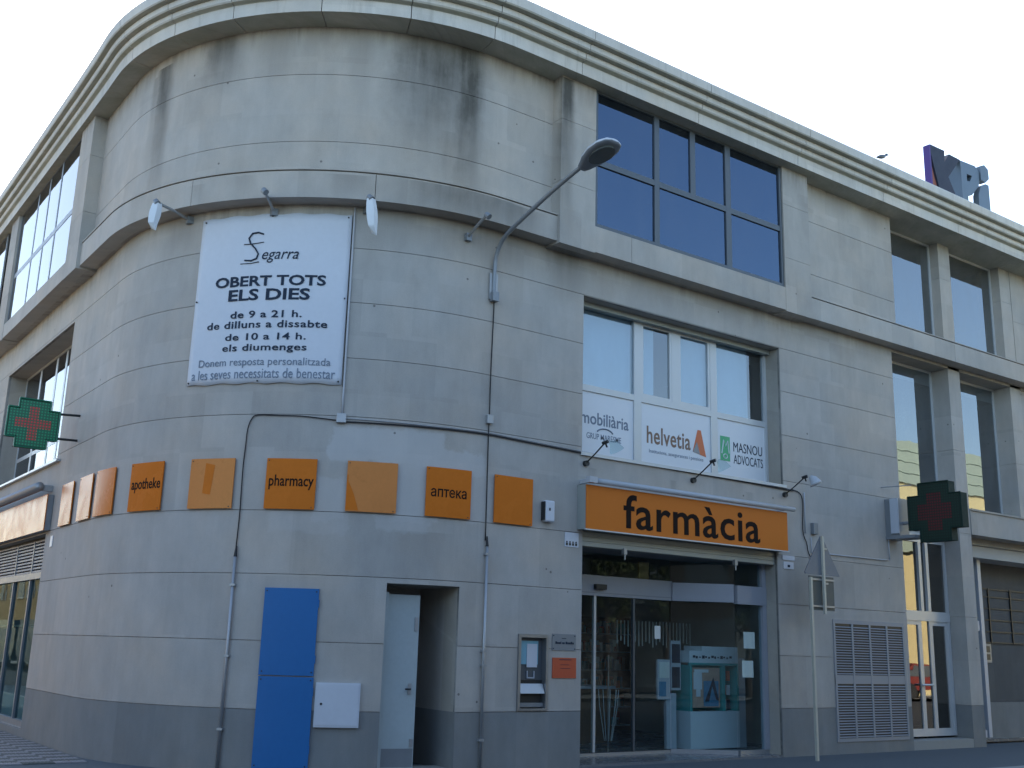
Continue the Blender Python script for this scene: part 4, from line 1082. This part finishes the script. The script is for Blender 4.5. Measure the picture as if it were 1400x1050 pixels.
cable('white conduit running to the green cross box', [(15.48, 12.38, 3.66), (15.48, 12.38, 3.40), (16.6, 12.38, 3.405), (17.55, 12.38, 3.41), (17.72, 12.38, 3.42)], .012, 'white_pipe', 'conduit', False)
cable('short white riser under the green cross box', [(17.74, 12.38, 3.42), (17.74, 12.38, 3.80)], .012, 'white_pipe', 'conduit', False)
cable('black cable running down from the street lamp to the lower pipe', [(8.52, 12.375, 6.52), (8.525, 12.38, 6.3), (8.51, 12.38, 5.5), (8.51, 12.38, 4.85), (8.505, 12.38, 4.6), (8.51, 12.38, 3.6), (8.51, 12.38, 3.05)], .009)
def box(label, u0, u1, z0, z1, d, mat='grey_metal', cat='junction box'):
    return props(bevel(FM().box(u0, u1, z0, z1, .001, d).build('junction_box', mat), .006, 1), label, cat)
box('small grey junction box at the foot of the banner conduit', 4.37, 4.50, 4.50, 4.63, .06, 'galv')
box('small grey junction box on the street lamp cable', X2U(8.46), X2U(8.56), 4.70, 4.83, .06, 'galv')
box('small grey box right of the pharmacy sign with cables', X2U(15.50), X2U(15.62), 3.72, 3.92, .08, 'grey_metal')
for (u, lab, nm) in ((3.16, 'steel cable pipe rising from the ground left of the blue panel', 'a'), (X2U(8.535), 'steel cable pipe below the street lamp, right of the service door', 'b')):
    zt = 2.68 if nm == 'a' else 2.97
    e = empty('steel_pipe', (*path(u), 0), lab, 'pipe', 'steel cable pipes up the wall')
    BM().tube([W(u, 0.0, .035), W(u, zt, .035)], .021, 12).build('pipe', 'galv', e, True)
    BM().tube([W(u, zt, .035), W(u, zt + .14, .025)], [.024, .010], 10).build('rubber_cap', 'cable', e)
    for z in ((.5, 1.4, 2.3) if nm == 'a' else (.4, 1.36, 1.55, 2.85)):
        FM().box(u - .035, u + .035, z, z + .03, .001, .06).build('clamp', 'galv', e)

# traffic sign seen from behind
ts = empty('traffic_sign', (14.65, 11.85, 0), 'back of a triangular traffic sign with rectangular plate on a thin pale post', 'traffic sign')
ty = 11.80
fixn(BM().prism([(14.58, 2.955), (15.47, 2.955), (15.45, 2.99), (15.05, 3.60), (15.0, 3.60), (14.57, 2.99)], lambda a, b, t: (a, ty + t, b), 0, .018).build('triangle_plate', 'sign_back', ts))
fixn(BM().prism([(14.69, 2.37), (15.33, 2.37), (15.33, 2.93), (14.69, 2.93)], lambda a, b, t: (a, ty + t, b), .02, .034).build('rectangular_plate', 'sign_back2', ts))
BM().box(14.655, 14.70, ty - .045, ty - .0, 0, 2.90).build('post', 'post', ts)
BM().box(14.995, 15.04, ty - .045, ty - .003, 2.31, 3.60).build('upper_post', 'post', ts)
BM().box(14.66, 15.34, ty + .002, ty + .019, 2.86, 2.89).box(14.7, 15.3, ty - .003, ty + .019, 2.42, 2.45).box(15.0, 15.14, ty - .02, ty - .001, 3.38, 3.41).box(15.0, 15.14, ty - .02, ty - .001, 2.80, 2.83).build('crossbar', 'galv', ts)

# roof sign letters
rs = empty('roof_sign', (21.3, 13.2, 10.7), 'large three-dimensional roof letters KPi on the parapet', 'roof sign')
fr = lambda a, b, t: (a, 13.2 + t, b)
def letter(name, poly, mat, lab=None, t0=0, t1=.14):
    o = fixn(BM().prism(poly, fr, t0, t1).build(name, mat, rs))
    if lab: o['label'] = lab
    return o
letter('letter_k', [(21.39, 13.40), (21.96, 13.41), (21.93, 13.12), (22.15, 13.38), (22.60, 13.37), (22.05, 12.76), (22.62, 11.9), (22.62, 10.7), (22.2, 10.7), (21.72, 12.1), (21.38, 13.2)], 'letter_dark', 'slanted dark slate letter K')
letter('letter_edge', [(21.33, 13.38), (21.385, 13.40), (21.385, 10.7), (21.33, 10.7)], 'purple', 'purple side edge of the letter K', .0, .16)
letter('letter_panel', [(21.39, 13.05), (21.68, 12.2), (21.68, 10.7), (21.39, 10.7)], 'letter_red', 'dull red panel inside the letter K', .04, .12)
for poly in ([(22.60, 13.36), (23.24, 13.40), (23.42, 13.28), (23.40, 13.09), (23.08, 13.09), (22.85, 13.08), (22.61, 13.08)], [(23.08, 13.09), (23.40, 13.09), (23.35, 12.9), (23.02, 12.57), (22.85, 12.50), (22.85, 12.89), (22.98, 12.92)],
             [(22.61, 13.08), (22.85, 13.08), (22.85, 10.7), (22.60, 10.7)]):
    letter('letter_p', poly, 'letter_grey', None, 0, .42)
letter('letter_i_dot', [(23.42, 13.44), (23.62, 13.53), (23.78, 13.45), (23.79, 13.2), (23.62, 13.06), (23.43, 13.08)], 'letter_grey', None, -.03, .12)
letter('letter_i', [(23.26, 12.64), (23.40, 12.92), (23.61, 13.02), (23.75, 13.02), (23.75, 10.7), (23.22, 10.7)], 'letter_grey', None, -.03, .12)
BM().box(21.3, 23.9, 13.65, 13.75, 10.62, 10.8).box(22.0, 22.1, 13.5, 13.6, 10.7, 12.6).build('support_frame', 'grey_metal', rs)
# bird on the cornice edge
bd = BM()
c0 = Vector((17.02, 11.56, 11.04))
bd.tube([c0 + Vector(p) for p in ((-.16, 0, .03), (-.05, 0, .07), (.06, 0, .11), (.13, 0, .15))], [.012, .04, .042, .02], 10)
bd.tube([c0 + Vector(p) for p in ((.12, 0, .15), (.17, 0, .185), (.20, 0, .19), (.24, 0, .185))], [.02, .028, .018, .004], 8)
bd.tube([c0 + Vector((0, -.01, .06)), c0 + Vector((0, -.01, -.005))], .006, 5)
props(bd.build('bird', 'alu_dark', None, True), 'small dark bird perched on the cornice edge', 'bird')

# ------------------------------------------------------------------ inside the pharmacy
dc = empty('display_cabinet', (14.1, 13.8, .03), 'white and teal product display cabinet with a poster inside the shop window', 'display cabinet')
X0, X1, Y0, Y1 = 13.64, 14.84, 13.56, 14.0
BM().box(X0, X1, Y0, Y1, .05, .66).build('base', 'white_panel', dc)
BM().box(X0, X1, Y0 + .01, Y1, 1.46, 1.66).box(X0 + .3, X1, Y0 + .012, Y1, 1.66, 1.74).build('header', 'white_panel', dc)
BM().box(X0, X0 + .05, Y0, Y1, .66, 1.42).box(X0 + .78, X0 + .86, Y0, Y1, .66, 1.42).box(X1 - .04, X1, Y0, Y1, .66, 1.42).box(X0 + .05, X1 - .04, Y1 - .05, Y1, .66, 1.42).box(X0, X1, Y0 + .002, Y0 + .05, 1.42, 1.46).build('frame', 'teal', dc)
wbox('poster', X0 + .08, X0 + .74, Y0 + .02, Y0 + .03, .72, 1.38, 'skin_poster', dc); wbox('poster_patch', X0 + .34, X0 + .70, Y0 + .012, Y0 + .019, .74, 1.16, 'blue_poster', dc)
fixn(BM().prism([(X0 + .36, .82), (X0 + .46, .82), (X0 + .54, 1.08), (X0 + .64, .84), (X0 + .70, .84), (X0 + .57, 1.22)], lambda a, b, t: (a, Y0 + .008 - t, b), 0, .003).build('poster_figure', 'dark_text', dc))
hb = BM()
for k in range(13): hb.box(X0 + .08 + k * .075, X0 + .12 + k * .075 + .02 * (k % 3 == 0), Y0 + .004, Y0 + .009, 1.545 - .012 * (k % 2), 1.585 - .01 * (k % 3))
hb.build('header_print', 'dark_text', dc)
pp = BM()
for (a, b, c_, d_) in ((.10, .30, 1.02, 1.30), (.16, .26, .90, 1.02), (.12, .46, 1.30, 1.35)): pp.box(X0 + a, X0 + b, Y0 + .012, Y0 + .0195, c_, d_)
pp.build('poster_print', 'white_panel', dc)
for k in range(6): wbox('product', X0 + .90 + (k % 2) * .1, X0 + .98 + (k % 2) * .1, Y0 + .1, Y0 + .2, .68 + (k // 2) * .24, .85 + (k // 2) * .24, ('white_panel', 'letter_dark', 'red_orange')[k % 3], dc)
BM().box(X1 + .01, X1 + .22, Y0 + .05, Y0 + .12, .04, 1.55).build('side_panel', 'white_metal', dc)
pst = empty('poster_stand', (13.25, 13.75, .03), 'narrow white leaflet stand with posters beside the display cabinet', 'stand')
BM().box(13.267, 13.496, 13.750, 13.810, 0.050, 0.950).build('column', 'white_metal', pst)
wbox('leaflet_holder', 13.037, 13.330, 13.720, 13.760, 0.850, 1.500, 'white_metal', pst); wbox('leaflet', 13.069, 13.298, 13.710, 13.718, 1.200, 1.460, 'paper', pst); wbox('leaflet', 13.069, 13.225, 13.710, 13.718, 0.900, 1.140, 'blue_poster', pst)
wbox('leaflet_holder', 13.350, 13.580, 13.720, 13.760, 1.000, 1.820, 'white_metal', pst); wbox('leaflet', 13.371, 13.559, 13.710, 13.718, 1.450, 1.760, 'dark_text', pst); wbox('leaflet', 13.371, 13.549, 13.710, 13.718, 1.040, 1.380, 'letter_dark', pst)
wr = empty('wire_stand', (12.1, 13.9, .03), 'tapering chromed wire stand inside the sliding doors', 'stand')
wm = BM()
for k in range(9):
    t = 2 * math.pi * k / 9
    wm.tube([(12.1 + .17 * math.cos(t), 13.9 + .17 * math.sin(t), 1.0), (12.1 + .15 * math.cos(t), 13.9 + .15 * math.sin(t), .75), (12.1 + .06 * math.cos(t), 13.9 + .06 * math.sin(t), .2)], .007, 5)
wm.build('wire_basket', 'alu_light', wr); BM().tube([(12.1, 13.9, .03), (12.1, 13.9, 1.55)], .012, 8).build('pole', 'steel', wr)
hp = empty('hanging_leaflets', (13.2, 14.6, 2.2), 'row of narrow strips hanging behind the angled shop glass', 'leaflets')
hb_ = BM()
for k in range(22): hb_.box(12.9 + k * .085, 12.925 + k * .085, 14.6, 14.605, 1.75 + .05 * math.sin(k * 1.7), 2.15)
o_ = hb_.build('strips', 'paper', hp); o_['kind'] = 'stuff'
def shelf(x0, y0, x1, y1, label):
    e = empty('product_shelf', ((x0 + x1) / 2, y0, .03), label, 'shelf', 'product shelves in the pharmacy')
    BM().box(x0, x1, y1 - .03, y1, .05, 2.3).box(x0, x0 + .03, y0, y1 - .03, .05, 2.3).box(x1 - .03, x1, y0, y1 - .03, .05, 2.3).build('cabinet', 'wood', e)
    for k in range(6): wbox('shelf_board', x0 + .03, x1 - .03, y0, y1 - .03, .15 + k * .36, .17 + k * .36, 'white_metal', e)
    for mat_ in ('paper', 'teal', 'red_orange', 'white_panel', 'blue_poster', 'cardboard'):
        b = BM()
        for k in range(6):
            x = x0 + .06 + random.random() * .1
            while x < x1 - .2:
                if random.random() < .3:
                    ww = random.uniform(.05, .12); b.box(x, x + ww, y0 + .04, y0 + .15, .171 + k * .36, .171 + k * .36 + random.uniform(.08, .26))
                    x += ww
                x += .09
        o = b.build('product_boxes', mat_, e); o['kind'] = 'stuff'
shelf(9.9, 17.2, 12.3, 17.6, 'product shelves at the back left of the pharmacy')
shelf(12.6, 17.2, 15.6, 17.6, 'product shelves at the back right of the pharmacy')
ct = empty('shop_counter', (12.2, 15.4, .03), 'wooden counter in the middle of the pharmacy', 'counter')
wbox('body', 11.0, 13.4, 15.3, 15.9, .03, .95, 'wood', ct); wbox('top', 10.95, 13.45, 15.25, 15.95, .952, 1.0, 'white_metal', ct)
props(wbox('advert_panel', 12.42, 12.64, 13.5, 13.54, 2.80, 3.08, 'cardboard'), 'small orange-brown panel hanging under the pharmacy ceiling', 'panel')

# ------------------------------------------------------------------ across the street: what the glass reflects and what darkens the facade
ob = empty('apartment_block', (45, -6, 0), 'cream building across the street with arched window and pale green slatted upper floors, seen reflected', 'building')
def opposite():
    x0, x1 = 41.0, 82.0
    wins = []
    x = 43.2
    while x < x1 - 4: wins.append((x, x + 2.3)); x += 5.2
    # wall with arched openings
    b = BM(); xs = [x0] + [q for w_ in wins for q in w_] + [x1]
    for k in range(0, len(xs), 2): b.box(xs[k], xs[k + 1], -12, -6.0, 0, 6.6)
    for (a, c) in wins:
        b.box(a, c, -12, -6.35, 0, 6.6); b.box(a, c, -6.35, -6.0, 0, 3.1)
        r = (c - a) / 2; cx = (a + c) / 2; n = 12
        for k in range(n):
            t0, t1 = math.pi * k / n, math.pi * (k + 1) / n
            xa_, xb_ = cx - r * math.cos(t0), cx - r * math.cos(t1)
            b.prism([(xa_, 3.9 + r * math.sin(t0)), (xb_, 3.9 + r * math.sin(t1)), (xb_, 6.6), (xa_, 6.6)], lambda p, q, t: (p, t, q), -6.35, -6.0)
    fixn(b.build('lower_wall', 'cream', ob))
    for (a, c) in wins:
        w_ = wbox('window', a, c, -6.34, -6.30, 3.1, 5.1, 'alu_dark', ob)
        g = BM()
        for k in range(1, 5): g.box(a + k * (c - a) / 5 - .02, a + k * (c - a) / 5 + .02, -6.3, -6.27, 3.1, 5.0)
        for k in range(1, 5): g.box(a, c, -6.299, -6.275, 3.1 + k * .4, 3.14 + k * .4)
        g.build('glazing_bar', 'white_metal', w_)
    wbox('shadow_gap', x0, x1, -12, -6.1, 6.602, 6.75, 'green_shadow', ob)
    z = 6.75
    for k in range(2): wbox('cladding_band', x0, x1, -12, -5.9 - .05 * k, z + k * .62, z + k * .62 + .54, 'pale_green', ob)
    wbox('upper_wall', x0, x1, -12, -6.3, 7.99, 10.2, 'cream', ob)
    for k in range(4): wbox('cladding_band', x0, x1, -12, -6.15 - .12 * k, 10.21 + k * .6, 10.21 + k * .6 + .52, 'pale_green', ob)
    wbox('cladding_back', x0, x1, -12, -6.62, 10.2, 12.5, 'green_shadow', ob)
opposite()
car = empty('parked_car', (44.0, -4.3, 0), 'dark red car parked across the street, seen reflected in the entrance glass', 'car')
fixn(BM().prism([(-2.1, .35), (2.1, .35), (2.1, .85), (1.2, .95), (.7, 1.42), (-1.0, 1.45), (-1.8, .95), (-2.15, .85)], lambda a, b, t: (44 + a, -4.3 + t, b), -.85, .85).build('body', 'car_red', car))
for s_ in (-.86, .86):
    fixn(BM().prism([(-1.5, .95), (1.0, .95), (.6, 1.36), (-.95, 1.38)], lambda a, b, t: (44 + a, -4.3 + s_ + t, b), -.006, .006).build('side_window', 'alu_dark', car))
    for xx in (-1.35, 1.35): BM().tube([(44 + xx, -4.3 + s_ * .85, .32), (44 + xx, -4.3 + s_ * 1.04, .32)], .32, 18).build('wheel', 'tyre', car)
def street_house(x0, x1, y0, y1, h, mat, label, face, wmat='alu_dark'):
    e = empty('townhouse', ((x0 + x1) / 2, (y0 + y1) / 2, 0), label, 'building', 'buildings on the far side of the left street')
    wbox('wall', x0, x1, y0, y1, 0, h, mat, e); wbox('roof_edge', x0 - .1, x1 + .2, y0 - .1, y1 + .1, h, h + .3, 'kerb', e)
    y = y0 + 1.2
    while y < y1 - 1.8:
        for z in [1.0 + 3.1 * k for k in range(int(h // 3.1))]:
            w_ = BM().box(x1, x1 + .06, y, y + 1.2, z, z + 1.6).build('window', 'white_metal', e); wbox('pane', x1 + .061, x1 + .07, y + .08, y + 1.12, z + .08, z + 1.52, wmat, w_)
        y += 2.9
street_house(-18, -8.5, 16, 34, 7.0, 'ochre', 'ochre two-storey house opposite the left street, seen reflected', 'x')
street_house(-18, -8.5, 34.05, 58, 6.6, 'ochre', 'ochre house farther up the left street, seen reflected', 'x')
street_house(-18, -8.5, 58.05, 100, 7.0, 'ochre', 'long ochre house far up the left street, seen reflected', 'x')

gb = empty('stone_block', (0, -8, 0), 'dark stone block of shops across the street with pale slatted attic, seen reflected, its far left length added to darken the facade', 'building')
wbox('wall', -45, 40.9, -14, -8, 0, 8.6, 'dark_stone', gb)  # left length runs on behind the viewer, added to darken the lower facade
for k in range(26):
    x = -42 + k * 3.2
    f_ = wbox('window', x, x + 1.8, -7.995, -7.9, 3.6, 7.2, 'alu_dark', gb)
    wbox('shop_bay', x - .3, x + 2.2, -7.99, -7.9, .2, 2.9, 'alu_dark', gb)
for k in range(5): wbox('cladding_band', 18, 40.9, -14, -8.0 - .1 * k, 8.61 + k * .75, 8.61 + k * .75 + .66, 'pale_green', gb)
wbox('cladding_back', 18, 40.9, -14, -8.5, 8.6, 12.3, 'green_shadow', gb)
# street trees: close row for the reflection, wide row added to darken the facade
def tree_meshes():
    b = BM(); rnd = random.Random(3)
    b.tube([(0, 0, 0), (.03, .02, 1.5), (0, 0, 2.8), (.1, .05, 4.6)], [.16, .13, .11, .05], 9)
    for k in range(7):
        a = k * 2.4; b.tube([(0, 0, 2.3 + k * .25), (.7 * math.cos(a), .7 * math.sin(a), 3.1 + k * .3), (1.5 * math.cos(a), 1.5 * math.sin(a), 3.7 + k * .35)], [.07, .045, .02], 6)
    V = []; F = []
    for c in range(46):
        a = rnd.uniform(0, 6.28); rr = rnd.uniform(.2, 1.8) ** .9; zc = rnd.uniform(2.9, 6.2); rr *= (1 - abs(zc - 4.3) / 3.2)
        cc = Vector((rr * math.cos(a), rr * math.sin(a), zc)); cr = rnd.uniform(.35, .7)
        for q in range(52):
            d = Vector((rnd.gauss(0, 1), rnd.gauss(0, 1), rnd.gauss(0, 1))).normalized() * cr * rnd.uniform(.5, 1)
            t = Vector((rnd.gauss(0, 1), rnd.gauss(0, 1), rnd.gauss(0, .6))).normalized(); v = t.cross(Vector((rnd.gauss(0, 1), rnd.gauss(0, 1), rnd.gauss(0, 1)))).normalized()
            p = cc + d; n0 = len(V); L_ = rnd.uniform(.08, .14)
            V += [tuple(p - t * L_), tuple(p + v * L_ * .5), tuple(p + t * L_), tuple(p - v * L_ * .5)]; F.append((n0, n0 + 1, n0 + 2, n0 + 3))
    return b, V, F
tb, TV, TF = tree_meshes()
M['bark'] = plain('bark', (.09, .07, .05), .9, 0, .3, 8); M['leaf'] = plain('leaf', (.10, .12, .035), .6, 0, .3, 1.5)
def tree0():
    e = empty('street_tree', (0, 0, 0), 'leafy street tree across the road, seen only as a reflection', 'tree', 'street trees across the road')
    tb.build('trunk', 'bark', e); mk('crown', TV, TF, 'leaf', e)
    return e
tr0 = tree0()
tpos = [(21 + 3.1 * k + random.uniform(-.5, .5), -4.6 + random.uniform(-.3, .3)) for k in range(6)] + [(-24 + 6.5 * k, -4.6) for k in range(6)]
for i, (x, y) in enumerate(tpos):
    if i == 0: e = tr0
    else:
        e = tr0.copy(); COL.objects.link(e)
        for ch in tr0.children:
            c_ = ch.copy(); COL.objects.link(c_); c_.parent = e
    e['label'] = 'street tree %s' % ('in the close row facing the shop front, seen only as a reflection' if i < 6 else 'in the unseen wide-spaced row added behind the viewer to darken the facade')
    e.location = (x, y, 0); e.rotation_euler.z = random.uniform(0, 6.28); e.scale = (1, 1, random.uniform(.9, 1.15))

def van(x, y, mat, label):  # vans added so the left shop glass reflects something dark
    e = empty('reflection_van', (x, y, 0), label, 'van', 'vans added to darken the left shop glass')
    fixn(BM().prism([(-2.5, .35), (2.5, .35), (2.5, 1.15), (2.35, 1.9), (1.9, 2.35), (-2.45, 2.35), (-2.5, 1.2)], lambda a, b, t: (x + t, y - a, b), -.95, .95).build('body', mat, e))
    for (a0_, a1_) in ((1.2, 2.1), (-.2, 1.0), (-2.2, -.4)): wbox('side_window', x + .951, x + .957, y - a1_, y - a0_, 1.35, 1.95, 'alu_dark', e)
    for q in (-1.6, 1.6): BM().tube([(x + .8, y + q, .34), (x + 1.0, y + q, .34)], .34, 18).build('wheel', 'tyre', e)
M['teal_paint'] = plain('dark_teal_paint', (.02, .06, .07), .25, 0, .05, 3)
for k in range(6): van(-4.5, 38 + 6.1 * k, ('teal_paint', 'letter_dark', 'teal_paint', 'sign_back2', 'teal_paint', 'letter_dark')[k], ('nearest dark teal van', 'second van, dark blue', 'third van, dark teal', 'fourth van, dark grey', 'fifth van, dark teal', 'farthest van, dark blue')[k] + ' added along the left street to darken the shop glass reflection')
